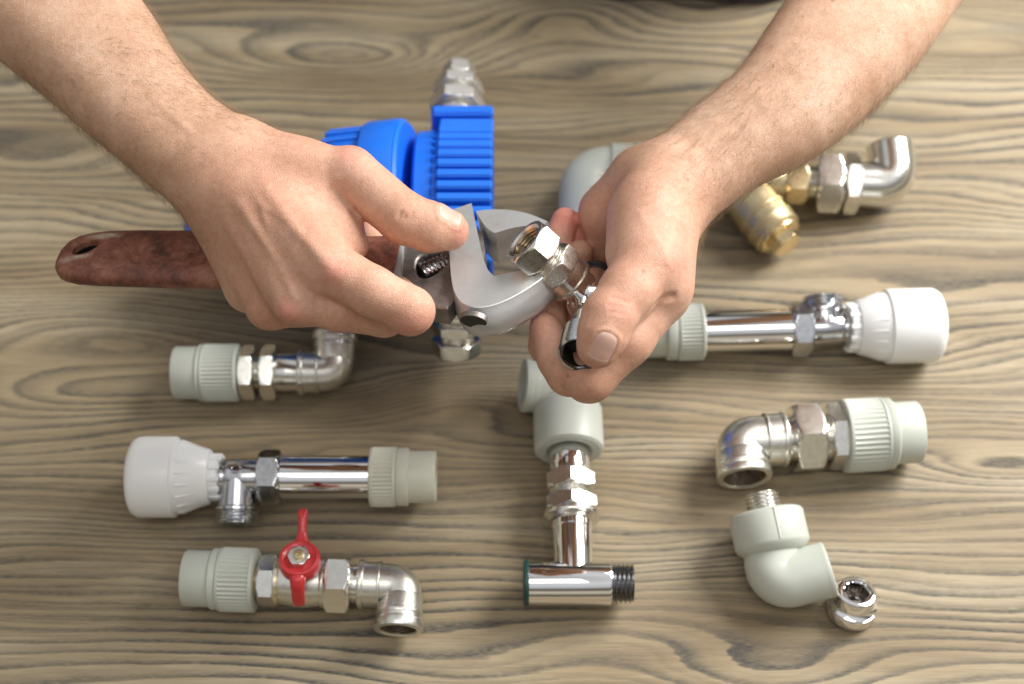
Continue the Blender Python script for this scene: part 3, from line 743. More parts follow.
#HANDS
# ------------------------------------------------------------------ adjustable wrench held in the hand on the left
ZW = 186.0
WN = Vector((-.10, .20, 1)).normalized()               # the wrench lies nearly level, far edge dipping
W0 = P(450, 262, ZW)
WX = (PP(480, 263, W0, WN) - PP(100, 257, W0, WN)).normalized(); WY = WN.cross(WX).normalized()
MW = Matrix.Translation(W0) @ Matrix((WX, WY, WN)).transposed().to_4x4(); MWi = MW.inverted()
def wp(px, py):
    q = MWi @ PP(px, py, W0, WN); return (q.x, q.y)
t = thing('adjustable_wrench', 'old adjustable wrench with worn red brown handle and bare steel jaws, gripped by the hand', 'wrench', W0)
import bmesh
def smooth_poly(pts, it=2, keep=()):
    for _ in range(it):
        out = []; kk = []
        n = len(pts)
        for i in range(n):
            p = pts[i]; q = pts[(i + 1) % n]
            if i in keep: out.append(p); kk.append(len(out) - 1)
            else: out.append((p[0] * .75 + q[0] * .25, p[1] * .75 + q[1] * .25)) if False else out.append(p)
            out.append(((p[0] + q[0]) / 2, (p[1] + q[1]) / 2))
        keep = kk; P2 = list(out); m_ = len(P2)
        for i in range(m_):
            if i in kk: continue
            a, b_, c = out[i - 1], out[i], out[(i + 1) % m_]; P2[i] = ((a[0] + 2 * b_[0] + c[0]) / 4, (a[1] + 2 * b_[1] + c[1]) / 4)
        pts = P2
    return pts
def plate(name, outline, z0, z1, bev, mat, parent, it=2, keep=(), seg=3, holes=(), wear=None, dome=0):
    pts = smooth_poly([wp(*p) for p in outline], it, keep)
    bm = bmesh.new()
    edges = []
    def ring(pl):
        vs = [bm.verts.new((x, y, z0)) for x, y in pl]
        for i in range(len(vs)): edges.append(bm.edges.new((vs[i], vs[(i + 1) % len(vs)])))
    ring(pts)
    for hpts in holes: ring(smooth_poly([wp(*p) for p in hpts], 2))
    bmesh.ops.triangle_fill(bm, use_beauty=True, edges=edges)
    ext = bmesh.ops.extrude_face_region(bm, geom=bm.faces[:])
    vs = [g for g in ext['geom'] if isinstance(g, bmesh.types.BMVert)]
    for v in vs: v.co.z = z1
    bmesh.ops.recalc_face_normals(bm, faces=bm.faces)
    es = [e for e in bm.edges if abs(e.verts[0].co.z - e.verts[1].co.z) < 1e-6 and any(abs(f.normal.z) < .5 for f in e.link_faces)]
    bmesh.ops.bevel(bm, geom=es, offset=bev, segments=seg, affect='EDGES', profile=.6)
    bmesh.ops.triangulate(bm, faces=[f for f in bm.faces if len(f.verts) > 4])
    me = bpy.data.meshes.new(name)
    lw = W0 * MM
    for v in bm.verts: v.co = (MW @ v.co) * MM - lw
    bm.to_mesh(me); bm.free(); me.materials.append(mat)
    me.polygons.foreach_set('use_smooth', [True] * len(me.polygons)); me.set_sharp_from_angle(angle=math.radians(32))
    o = bpy.data.objects.new(name, me); sc.collection.objects.link(o); o.parent = parent
    if wear is not None:
        a = me.attributes.new('wear', 'FLOAT', 'POINT')
        a.data.foreach_set('value', [float(wear(v.co)) for v in me.vertices])
    return o
# fixed jaw: flat polished cheek on top, flank rolling down to the outer edge
def loft_jaw(name, layers, mat, parent, keep, it=2):
    # layers: (outline in picture points on the wrench plane, depth mm); point k of each outline corresponds
    rings = [smooth_poly([wp(*p) for p in ol], it, keep) for ol, _ in layers]
    n = len(rings[0]); bm = bmesh.new(); vr = []
    for rg, (_, z) in zip(rings, layers): vr.append([bm.verts.new((x, y, z)) for x, y in rg])
    for i in range(len(vr) - 1):
        for j in range(n):
            bm.faces.new((vr[i][j], vr[i][(j + 1) % n], vr[i + 1][(j + 1) % n], vr[i + 1][j]))
    for vv in (vr[0], vr[-1]):
        es = [bm.edges.get((vv[j], vv[(j + 1) % n])) for j in range(n)]
        bmesh.ops.triangle_fill(bm, use_beauty=True, edges=es)
    bmesh.ops.recalc_face_normals(bm, faces=bm.faces)
    for v in bm.verts: v.co = (MW @ v.co) * MM - W0 * MM
    me = bpy.data.meshes.new(name); bm.to_mesh(me); bm.free(); me.materials.append(mat)
    me.polygons.foreach_set('use_smooth', [True] * len(me.polygons)); me.set_sharp_from_angle(angle=math.radians(21))
    o = bpy.data.objects.new(name, me); sc.collection.objects.link(o); o.parent = parent; return o
JA = [(471.5, 203), (447, 211.5), (449, 240), (450, 268), (453, 292), (462, 304), (478, 308), (497, 304), (518, 294), (537, 282), (550, 271), (555, 264), (527, 269), (494, 276), (487, 270), (482, 254), (477, 230)]
def shifted(ol, outs, dy):
    return [(x + outs.get(i, (0, 0))[0], y + outs.get(i, (0, 0))[1] + dy) for i, (x, y) in enumerate(ol)]
def grow(f, dy): return shifted(JA, {0: (0, 0), 1: (-.4 * f, 0), 2: (-.5 * f, 0), 3: (-.6 * f, 0), 4: (-.8 * f, 1.5 * f), 5: (-.6 * f, 3.6 * f), 6: (0, 4.6 * f), 7: (1.0 * f, 4.8 * f), 8: (2.0 * f, 4.4 * f), 9: (2.2 * f, 3.6 * f), 10: (1.2 * f, 2.4 * f), 11: (.6 * f, .8 * f)}, dy)
fixed = loft_jaw('fixed_jaw', [(JA, 0), (grow(.14, 0), -.30), (grow(.42, -.1), -1.9), (grow(.95, -.3), -4), (grow(1.5, -.5), -7), (grow(1.95, -.7), -11), (grow(2.0, -.8), -15), (grow(1.4, -.6), -19), (grow(.7, -.3), -21)], M['steel'], t, (0, 1, 11, 13))
web = plate('head_web', [(391, 236), (391, 282), (402, 290), (418, 296), (436, 301), (456, 303), (456, 218), (430, 214), (404, 220)], -19, -5, 2.5, M['web'], t, 1, (), 3,
            holes=[[(414, 250), (414, 268), (424, 273), (441, 262), (447, 254), (447, 246), (430, 245)]])
plate('web_rim', [(392, 234), (391, 284), (394, 292), (402, 291), (401, 270), (403, 243), (402, 233)], -17, -1.5, 1.5, M['steel'], web, 1, (), 2)
# movable jaw
JB = [(476, 210), (490, 208), (510, 208.5), (530, 212.5), (547, 220), (544, 223.5), (526, 224.5), (510, 227), (495, 232), (485, 227)]
def gb(f): return shifted(JB, {0: (0, -1.2 * f), 1: (0, -1.6 * f), 2: (.4 * f, -1.8 * f), 3: (1.0 * f, -1.6 * f), 4: (1.2 * f, -.4 * f)}, 0)
loft_jaw('movable_jaw', [(JB, -.8), (gb(.4), -1.3), (gb(1.2), -3.5), (gb(1.6), -8), (gb(1.6), -18), (gb(.6), -25)], M['steel'], t, (0, 4, 5, 8))
plate('jaw_stem', [(446, 222), (482, 222), (484, 244), (481, 262), (446, 262)], -17, -6, 1.2, M['web'], t, 0, (), 2)
# knurled worm in its window
wA = MW @ Vector((*wp(419, 259), -12.5)); wB = MW @ Vector((*wp(447, 246), -12.5))
m = MB(frame(wA, wB - wA)); L = (wB - wA).length
m.lathe([(-1, 0), (-1, 5)] + [(L * i / 40, 7.4, 't', 2.6, .8) for i in range(41)] + [(L + 1, 5), (L + 1, 0)], 60); m.build('worm_screw', M['gun'], t)
# pin hole at the rounded lower edge
hp = MW @ Vector((*wp(472, 313.5), -6.2))
m = MB(frame(hp, (B_ * .55 - U_ * .8 - R_ * .15)))
m.lathe([(-3, 0), (-3, 4.8), (-.1, 5.0), (.15, 5.2), (-.1, 5.5), (-3, 5.7)], 40, Matrix.Diagonal((1, 1.35, 1, 1))); m.build('pin_hole', M['web'], fixed)
m = MB(frame(hp, (B_ * .55 - U_ * .8 - R_ * .15)))
m.lathe([(-1, 0), (.15, .1), (.2, 5.3), (-1, 5.4)], 40, Matrix.Diagonal((1, 1.35, 1, 1))); m.build('pin_shade_disc', M['dark'], fixed)  # black disc painting the shade of the pin hole
# handle
def wear(co):
    q = MWi @ ((Vector(co) / MM) + W0); v = 0
    for px, py, wx, wy, an in ((103, 234, 12, 3.2, .1), (93, 243, 9, 2.2, 1.0), (80, 254, 14, 3.0, .35), (150, 246, 26, 5, 0), (190, 250, 16, 9, .4)):
        c = wp(px, py); dx = q.x - c[0]; dy = q.y - c[1]; ca, sa = math.cos(an), math.sin(an)
        u, w_ = dx * ca + dy * sa, -dx * sa + dy * ca
        v = max(v, (.9 if px < 140 else .25) * math.exp(-(u / wx) ** 2 - (w_ / wy) ** 2))
    return v
def loft_handle():
    # stations along the wrench: (px, centre py, half width px, half thickness mm)
    S = [(55, 259, 4, 3.0), (57, 258.5, 12, 5.0), (62, 257.5, 17.5, 6.3), (70, 256.8, 21.5, 7), (82, 256.3, 24.5, 7.4), (100, 256, 26.2, 7.6), (130, 256, 27, 7.8), (180, 257, 27.5, 8), (240, 258, 27, 8), (300, 259, 26, 8), (345, 259.5, 25, 8), (375, 260, 24.5, 8), (398, 260.5, 28, 8.2)]
    n = 48; vs = []; fs = []
    q = []
    for i in range(len(S) - 1):
        for s_ in np.linspace(0, 1, 7 if i > 4 else 4, endpoint=False):
            q.append([S[i][k] * (1 - s_) + S[i + 1][k] * s_ for k in range(4)])
    q.append(list(S[-1]))
    for (px, py, hw, ht) in q:
        c = wp(px, py - 8.5); e = wp(px, py - 8.5 + hw * .94); hwm = abs(c[1] - e[1])
        for j in range(n):
            a = 2 * math.pi * j / n
            cy_ = math.copysign(abs(math.cos(a)) ** .62, math.cos(a)) * hwm; cz = math.copysign(abs(math.sin(a)) ** .72, math.sin(a)) * ht
            vs.append((c[0], c[1] + cy_, -8.5 + cz - 0))
    for i in range(len(q) - 1):
        for j in range(n):
            fs.append((i * n + j, i * n + (j + 1) % n, (i + 1) * n + (j + 1) % n, (i + 1) * n + j))
    fs.append(tuple(range(n)))
    return [MW @ Vector(v) for v in vs], fs
hv, hf = loft_handle()
ha = []
handle = make_obj('handle', [tuple(v) for v in hv], hf, M['handle'], t, 50, {'wear': [wear((v - W0) * MM) for v in hv]})
# hanging hole cut through the handle end
hc = MW @ Vector((*wp(85, 246), -8))
cut = MB(Matrix.Translation(hc) @ Matrix((WX, WY, WN)).transposed().to_4x4() @ Matrix.Rotation(.6, 4, 'Z') @ Matrix.Diagonal((1.55, .9, 1, 1)))
cut.lathe([(-20, 0), (-20, 5.0), (5, 5.0), (7.4, 5.4), (8.4, 6.2), (9.6, 7.2), (9.7, 0)], 32, Matrix.Rotation(-math.pi / 2, 4, 'Y'))
co_ = cut.build('hole_cutter', M['dark'], None)
md = handle.modifiers.new('hole', 'BOOLEAN'); md.operation = 'DIFFERENCE'; md.object = co_; md.solver = 'EXACT'
dg = bpy.context.evaluated_depsgraph_get(); me2 = bpy.data.meshes.new_from_object(handle.evaluated_get(dg)); handle.modifiers.clear(); handle.data = me2
bpy.data.objects.remove(co_)
handle.data.set_sharp_from_angle(angle=math.radians(40))
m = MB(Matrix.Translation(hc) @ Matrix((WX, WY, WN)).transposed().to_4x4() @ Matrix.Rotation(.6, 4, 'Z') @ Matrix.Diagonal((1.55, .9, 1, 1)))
m.lathe([(-7.5, 0), (-7.4, 4.9), (3.4, 4.9), (3.4, 4.6), (-7, 4.6), (-7, 0)], 32, Matrix.Rotation(-math.pi / 2, 4, 'Y')); m.build('hole_shade_liner', M['dark'], handle)  # black liner, its colour stands in for shadow inside the hole

# ------------------------------------------------------------------ fitting held between the jaws
fA = P(524, 240, 204)
topc = P(600, 262, 152); tipc = P(578, 354, 194)
fc = topc.lerp(tipc, .42)
fd = (fc - fA).normalized(); e_ = (tipc - fc).normalized(); LF = (fc - fA).length
MF = frame(fA, fd, up=U_)
t = thing('pipe_fitting', 'nickel and chrome threaded tee fitting pinched between wrench jaws and fingers', 'pipe fitting', fA + fd * 30)
k = 1 / scale_at(fA)
m = MB(MF)
a1 = 24.6 * k
pr = [(13, 10.5)]
inner = [(x, r, *q) for (x, r, *q) in [(20 - i * .24, 9.6, 't', 1.9, 1.2) for i in range(80)]]
m.lathe([(1.6, 9.4), (.9, 10.2), (0, 11.2)] + [(0, a1 * .985)] + hexp(0, 14.5, a1)[1:] + [(14.5, 8)], 96, None, .35)
fn_ = m.build('female_nut', M['nickel2'], t)
m = MB(MF); m.lathe([(22, 0), (22, 7), (20.4, 9)] + inner + [(1.5, 9.5)], 96); m.build('inner_thread', M['bore2'], fn_)
m = MB(MF); m.lathe([(14, 0), (14, 9)] + thr(14.2, 19.5, 11.8, 1.7, .9) + [(19.5, 0)], 72); m.build('threaded_neck', M['nickel2'], t)
m = MB(MF); m.lathe([(18.5, 0)] + hexp(18.5, 29, 23.5 * k) + [(29, 0)], 72, None, .1); m.build('hex_nut', M['nickel2'], t)
m = MB(MF); m.lathe([(28.5, 0), (28.5, 12.4), (36, 12.4)] + cyl(36, 38.5, 13.4, .5) + [(39, 12), (39.5, 10), (39.5, 0)], 72); m.build('collar', M['nickel2'], t)
m = MB(MF); m.lathe([(38, 0), (38, 10.4), (LF, 10.4), (LF, 0)], 72); m.build('chrome_branch', M['chrome'], t)
MT = frame(fc, e_); Lt = (tipc - fc).length
m = MB(MT); m.lathe([(-18, 0), (-18, 11), (-17.5, 12.2), (-16.5, 12.8), (8, 12.8), (10, 11), (11, 8.5), (Lt - 20, 8.2), (Lt - 20, 0)], 96); m.build('chrome_barrel', M['chrome'], t)
m = MB(MT); m.lathe([(-20.5, 0), (-20.5, 12), (-20, 13.2), (-18.2, 13.2), (-18, 12), (-18, 0)], 60); m.build('rubber_ring', M['black'], t)
m = MB(MT); m.lathe([(Lt - 21, 0), (Lt - 21, 9)] + thr(Lt - 20, Lt, 11, 2.7, 2.0) + [(Lt + .3, 9.2), (Lt + .3, 8.7), (Lt - .6, 8.2)], 96); th = m.build('male_thread', M['dullchrome'], t)
m = MB(MT); m.lathe([(Lt - .4, 8.3), (Lt - 12, 8.1), (Lt - 12.1, 0)], 48); m.build('bore', M['dark'], th)  # near-black lining paints the shade in the open thread end

# ------------------------------------------------------------------ person: one implicit body surface
def V3(px, py, z): return np.array(P(px, py, z), dtype=np.float64)
PR = []      # (a, b, ra, rb, k)
def rc(a, b, ra, rb, k=8.0, s=(1, 1, 1)): PR.append((np.array(a, float), np.array(b, float), float(ra), float(rb), float(k)))
def d_rc(p, a, b, ra, rb):
    ba = b - a; l2 = float(ba @ ba)
    h = np.clip(((p - a) @ ba) / l2, 0, 1)
    d = np.sqrt((((p - a) - h[:, None] * ba) ** 2).sum(1))
    return d - (ra + (rb - ra) * h)
def smin(a, b, k):
    h = np.maximum(k - np.abs(a - b), 0) / k
    return np.minimum(a, b) - h * h * k * .25
# arms
Wl = V3(226, 174, 206); Fl = V3(72, 30, 226); dl = (Fl - Wl); dl /= np.linalg.norm(dl); dl2 = dl.copy(); El = Wl + dl * 262
Wr = V3(668, 186, 196); Fr = V3(874, -2, 214); dr = (Fr - Wr); dr /= np.linalg.norm(dr); Er = Wr + dr * 262
Sl = np.array([-150., 560., 330.]); Sr = np.array([250., 540., 330.])
GROUPS = []
def group(): PR.clear()
def close(): GROUPS.append(list(PR)); PR.clear()
side = lambda d: np.cross(d, [0, 0, 1]) / np.linalg.norm(np.cross(d, [0, 0, 1]))
# --- left in the picture
sl = side(dl)                                   # across the arm
def arm(Wc, d, E, S, s_, w, Fw):
    # radius and ulna as two parallel cones, then elbow, upper arm
    o1 = s_ * (w[0] - 19.5); F = Wc + d * 70; o2 = s_ * (w[1] - 25)
    rc(Wc + o1, F + o2, 19.5, 25, 10); rc(Wc - o1, F - o2, 19.5, 25, 10)
    rc(Wc - d * 6, F, 20, 26, 12)
    G = Wc + d * 150; o3 = s_ * (w[2] - 28.5); rc(F + o2, G + o3, 25, 28.5, 12); rc(F - o2, G - o3, 25, 28.5, 12); rc(G + o3 * .8, E, 30, 34, 14); rc(G - o3 * .8, E, 30, 34, 14)
    rc(E, S, 43, 55, 14)
group()
def arm2(st, S):
    # stations down the forearm: picture point, height, half width in picture points
    A_ = np.array(st, float); m_ = len(A_); B2 = []
    for i in range(m_ - 1):
        p0, p1, p2, p3 = A_[max(i - 1, 0)], A_[i], A_[i + 1], A_[min(i + 2, m_ - 1)]
        for q in (0, 1 / 3, 2 / 3): B2.append(.5 * (2 * p1 + (p2 - p0) * q + (2 * p0 - 5 * p1 + 4 * p2 - p3) * q * q + (3 * p1 - p0 - 3 * p2 + p3) * q ** 3))
    st = [tuple(q) for q in B2] + [tuple(A_[-1])]
    C = [V3(x, y, z) for x, y, z, h in st]; n = len(C)
    hw = [h / scale_at(Vector(c)) * 1.04 for c, (_, _, _, h) in zip(C, st)]; rr = [h * .74 for h in hw]
    sd = []
    for i in range(n):
        d = C[min(i + 1, n - 1)] - C[max(i - 1, 0)]; q = np.cross(d, [0, 0, 1]); sd.append(q / np.linalg.norm(q))
    for i in range(n - 1):
        for sg in (-1, 1): rc(C[i] + sg * sd[i] * (hw[i] - rr[i]), C[i + 1] + sg * sd[i + 1] * (hw[i + 1] - rr[i + 1]), rr[i] - .8, rr[i + 1] - .8, 4)
        rc(C[i] , C[i + 1], rr[i], rr[i + 1], 4)
    E = C[-1] + (C[-1] - C[-2]) / np.linalg.norm(C[-1] - C[-2]) * 70
    rc(C[-1], E, rr[-1] * 1.15, 38, 14); rc(E, S, 43, 55, 14)
    return E
El = arm2([(226, 176, 206, 55), (168, 130, 211, 53), (126, 88, 216, 58), (92, 48, 219, 66), (50, 5, 223, 73), (5, -42, 226, 78)], Sl)
Er = arm2([(674, 188, 196, 46), (724, 148, 201, 50), (781, 110, 206, 58), (824, 64, 210, 66), (866, 10, 214, 71), (902, -48, 218, 73)], Sr)
rc(Sl, Sr, 62, 62, 30); ctr = (Sl + Sr) / 2
rc(ctr + [-60, 30, 30], ctr + [-50, 20, -300], 95, 100, 40); rc(ctr + [60, 30, 30], ctr + [50, 20, -300], 95, 100, 40)
rc(ctr + [0, 20, 40], ctr + [0, -5, 150], 58, 52, 25)
# hand on the wrench: back of the hand
K = {}
wb = {'i': V3(252, 186, 210), 'm': V3(240, 200, 205), 'r': V3(228, 208, 196), 'p': V3(217, 214, 188)}
mc = {'i': V3(327, 266, 206), 'm': V3(297, 297, 190), 'r': V3(270, 305, 171), 'p': V3(249, 288, 160)}
for q, r0, r1 in (('i', 15, 14.6), ('m', 16, 14.2), ('r', 16, 13.8), ('p', 15.5, 14.2)):
    rc(wb[q], mc[q], r0, r1, 12)
rc(Wl - dl * 2, V3(262, 205, 200), 22, 18, 16)
rc(V3(250, 160, 206), V3(296, 170, 208), 19, 16.5, 16)          # thumb base
rc(V3(296, 170, 208), V3(350, 174, 209), 16, 14.2, 12)
rc(V3(262, 176, 200), V3(335, 222, 198), 17, 12.5, 12)           # web
rc(V3(262, 200, 200), V3(322, 240, 200), 17, 13, 14)
rc(V3(300, 195, 196), V3(346, 202, 196), 12, 8.5, 10); rc(V3(335, 215, 197), V3(353, 246, 197), 10, 8.5, 10)
close()
def finger(pts, rad, k=3.0):
    group()
    for i in range(len(pts) - 1): rc(pts[i], pts[i + 1], rad[i], rad[i + 1], k)
    close()
# thumb
finger([V3(350, 174, 209), V3(404, 218, 208), V3(430, 227, 204), V3(449, 231, 200)], [15.4, 14.2, 13.6, 11])
finger([mc['i'], V3(372, 291, 203), V3(410, 311, 196), V3(396, 296, 172), V3(390, 285, 164), V3(372, 246, 165)], [14.6, 13.2, 12.9, 11, 10, 8.5])
finger([mc['m'], V3(340, 308, 183), V3(384, 314, 172), V3(372, 296, 150), V3(368, 232, 163)], [14, 12.8, 12.5, 10.5, 8.2])
finger([mc['r'], V3(342, 305, 158), V3(350, 285, 140), V3(345, 245, 155)], [13, 12, 10.5, 8.5])
finger([mc['p'], V3(304, 295, 150), V3(318, 275, 134), V3(318, 245, 150)], [12.5, 11, 9.5, 8])
NL = len(GROUPS)
# --- hand holding the fitting
group()
rb_ = {'i': V3(665, 205, 192), 'm': V3(663, 208, 180), 'r': V3(650, 205, 170), 'p': V3(636, 200, 163)}
rm = {'i': V3(655, 294, 190), 'm': V3(652, 296, 170), 'r': V3(645, 288, 150), 'p': V3(632, 268, 136)}
for q, r0, r1 in (('i', 17, 17), ('m', 16, 15), ('r', 15, 14), ('p', 14, 13)):
    rc(rb_[q], rm[q], r0, r1, 12)
rc(Wr - dr * 2, V3(664, 212, 192), 24, 20, 16)
rc(V3(640, 180, 186), V3(606, 212, 168), 19, 14, 14); rc(V3(606, 212, 168), V3(604, 246, 150), 13.5, 11, 10)            # heel of the palm
rc(V3(655, 205, 206), V3(648, 262, 209), 19, 18.2, 14)            # thumb metacarpal and thenar
rc(V3(640, 218, 200), V3(636, 252, 202), 17.5, 15.5, 12)
rc(V3(664, 240, 200), V3(664, 285, 196), 15, 14, 12)
close()
N0 = len(GROUPS) - 1
finger([V3(649, 262, 209), V3(628, 292, 211), V3(609, 317, 210), V3(603, 334, 207), V3(598, 347, 203)], [18.2, 15.2, 14.2, 13.2, 11.2], 3)
finger([rm['i'], V3(625, 338, 184), V3(589, 376, 172), V3(557, 358, 165), V3(545, 328, 165)], [17.5, 15.2, 14.0, 10.2, 8.8], 4)
finger([rm['m'], V3(610, 340, 170), V3(570, 372, 164), V3(548, 345, 156), V3(550, 262, 150), V3(565, 221, 160)], [15, 14, 13, 10.5, 9.5, 8.0], 3)
finger([rm['r'], V3(600, 335, 138), V3(562, 320, 134), V3(566, 270, 134), V3(587, 232, 152)], [14, 12.5, 11, 9.5, 7.4], 3)
finger([rm['p'], V3(595, 300, 130), V3(575, 285, 138), V3(580, 252, 158)], [13, 11, 9, 7.2], 3)

# relief: (polyline, width, depth>0 = groove / <0 = raised)
REL = []
def rel(pts, w, d): REL.append(([np.array(q) for q in pts], w, d))
def onto(px, py, z): return V3(px, py, z)
for a, b in (((411, 203, 220), (399, 232, 219)), ((415, 205, 220), (404, 233, 219)), ((406, 201, 221), (394, 228, 220))): rel([onto(*a), onto(*b)], 1.1, .9)
rel([onto(352, 213, 208), onto(362, 213, 206)], 2.2, 1.0)
for a, b in (((636, 303, 224), (612, 299, 224)), ((639, 309, 223), (609, 305, 225)), ((637, 316, 222), (611, 311, 224)), ((628, 322, 222), (612, 318, 224))): rel([onto(*a), onto(*b)], 1.2, .9)
rel([onto(636, 326, 208), onto(655, 306, 210), onto(672, 296, 206)], 2.2, 1.6)
rel([onto(584, 392, 198), onto(586, 400, 190)], 1.4, 1.0)
# knuckles and tendons on the back of the hand
rel([onto(333, 272, 219), onto(334, 273, 219)], 7.5, -1.6); rel([onto(352, 160, 219), onto(354, 161, 219)], 7, -1.3); rel([onto(284, 316, 196), onto(286, 317, 196)], 8, -1.8)
rel([onto(668, 268, 220), onto(669, 269, 220)], 7, -1.0)
rel([onto(258, 180, 224), onto(300, 235, 222), onto(326, 262, 220)], 3.4, -1.2); rel([onto(240, 205, 220), onto(275, 265, 212), onto(296, 298, 204)], 3.4, -1.2)
rel([onto(225, 215, 212), onto(250, 270, 200), onto(268, 300, 190)], 3.4, -.7)
rel([onto(262, 150, 222), onto(305, 158, 222), onto(345, 160, 222)], 3.4, -.8)
rel([onto(300, 245, 221), onto(316, 284, 214)], 5.5, 1.0); rel([onto(262, 270, 212), onto(285, 304, 203)], 5, .8)
rel([onto(200, 130, 230), onto(236, 158, 227), onto(262, 206, 222), onto(268, 240, 218)], 2.0, -.55); rel([onto(262, 206, 222), onto(290, 222, 221)], 1.7, -.6); rel([onto(150, 95, 238), onto(190, 132, 232), onto(215, 165, 226)], 2.2, -.6); rel([onto(760, 90, 232), onto(720, 128, 226), onto(690, 160, 220)], 2.2, -.6); rel([onto(640, 215, 224), onto(655, 240, 226), onto(668, 262, 224)], 2.0, -.6); rel([onto(318, 190, 216), onto(338, 178, 219)], 2.0, -.5)
rel([onto(700, 140, 222), onto(672, 178, 218), onto(646, 200, 216)], 2.4, -.6); rel([onto(655, 155, 214), onto(632, 178, 206), onto(618, 196, 196)], 2.6, -.9)
rel([onto(640, 165, 208), onto(622, 183, 200)], 2.2, .8)
def seg_d(p, a, b):
    ba = b - a; h = np.clip(((p - a) @ ba) / max(1e-9, float(ba @ ba)), 0, 1)
    return np.sqrt((((p - a) - h[:, None] * ba) ** 2).sum(1))
ALLP = [(gi, a, b, ra, rb, k) for gi, G in enumerate(GROUPS) for (a, b, ra, rb, k) in G]
def _field(p, prims, rels):
    res = np.full(len(p), 60.0); cur = None; g = None
    def flush(res, g, gi): return smin(res, g, 10.0 if gi in (0, N0) else 3.2)
    for (gi, a, b, ra, rb, k) in prims:
        q = d_rc(p, a, b, ra, rb)
        if gi != cur:
            if g is not None: res = flush(res, g, cur)
            g = q; cur = gi
        else: g = smin(g, q, k)
    if g is not None: res = flush(res, g, cur)
    for pts, w, dep in rels:
        dd = None
        for i in range(len(pts) - 1):
            q = seg_d(p, pts[i], pts[i + 1]); dd = q if dd is None else np.minimum(dd, q)
        res = res + dep * np.exp(-(dd / w) ** 2)
    return res
def field(p, detail=False, cell=16.0):
    """body surface distance; works cell by cell so that only nearby limbs are evaluated"""
    key = np.floor(p / cell).astype(np.int64); kk = (key[:, 0] + 500) * 4000000 + (key[:, 1] + 500) * 2000 + key[:, 2] + 500
    order = np.argsort(kk, kind='stable'); ks = kk[order]; st = np.flatnonzero(np.r_[True, ks[1:] != ks[:-1]]); en = np.r_[st[1:], len(ks)]
    cen = (key[order[st]] + .5) * cell; rad = cell * .87
    D = np.stack([d_rc(cen, a, b, ra, rb) - max(k, 15) - rad for (gi, a, b, ra, rb, k) in ALLP], -1) < 0
    if detail:
        RD = np.stack([np.min([seg_d(cen, r[0][i], r[0][i + 1]) for i in range(len(r[0]) - 1)], 0) - rad - 3.2 * r[1] for r in REL], -1) < 0
    out = np.empty(len(p))
    for n_, (i, j) in enumerate(zip(st, en)):
        ix = order[i:j]
        out[ix] = _field(p[ix], [ALLP[q] for q in np.flatnonzero(D[n_])], [REL[q] for q in np.flatnonzero(RD[n_])] if detail else [])
    return out

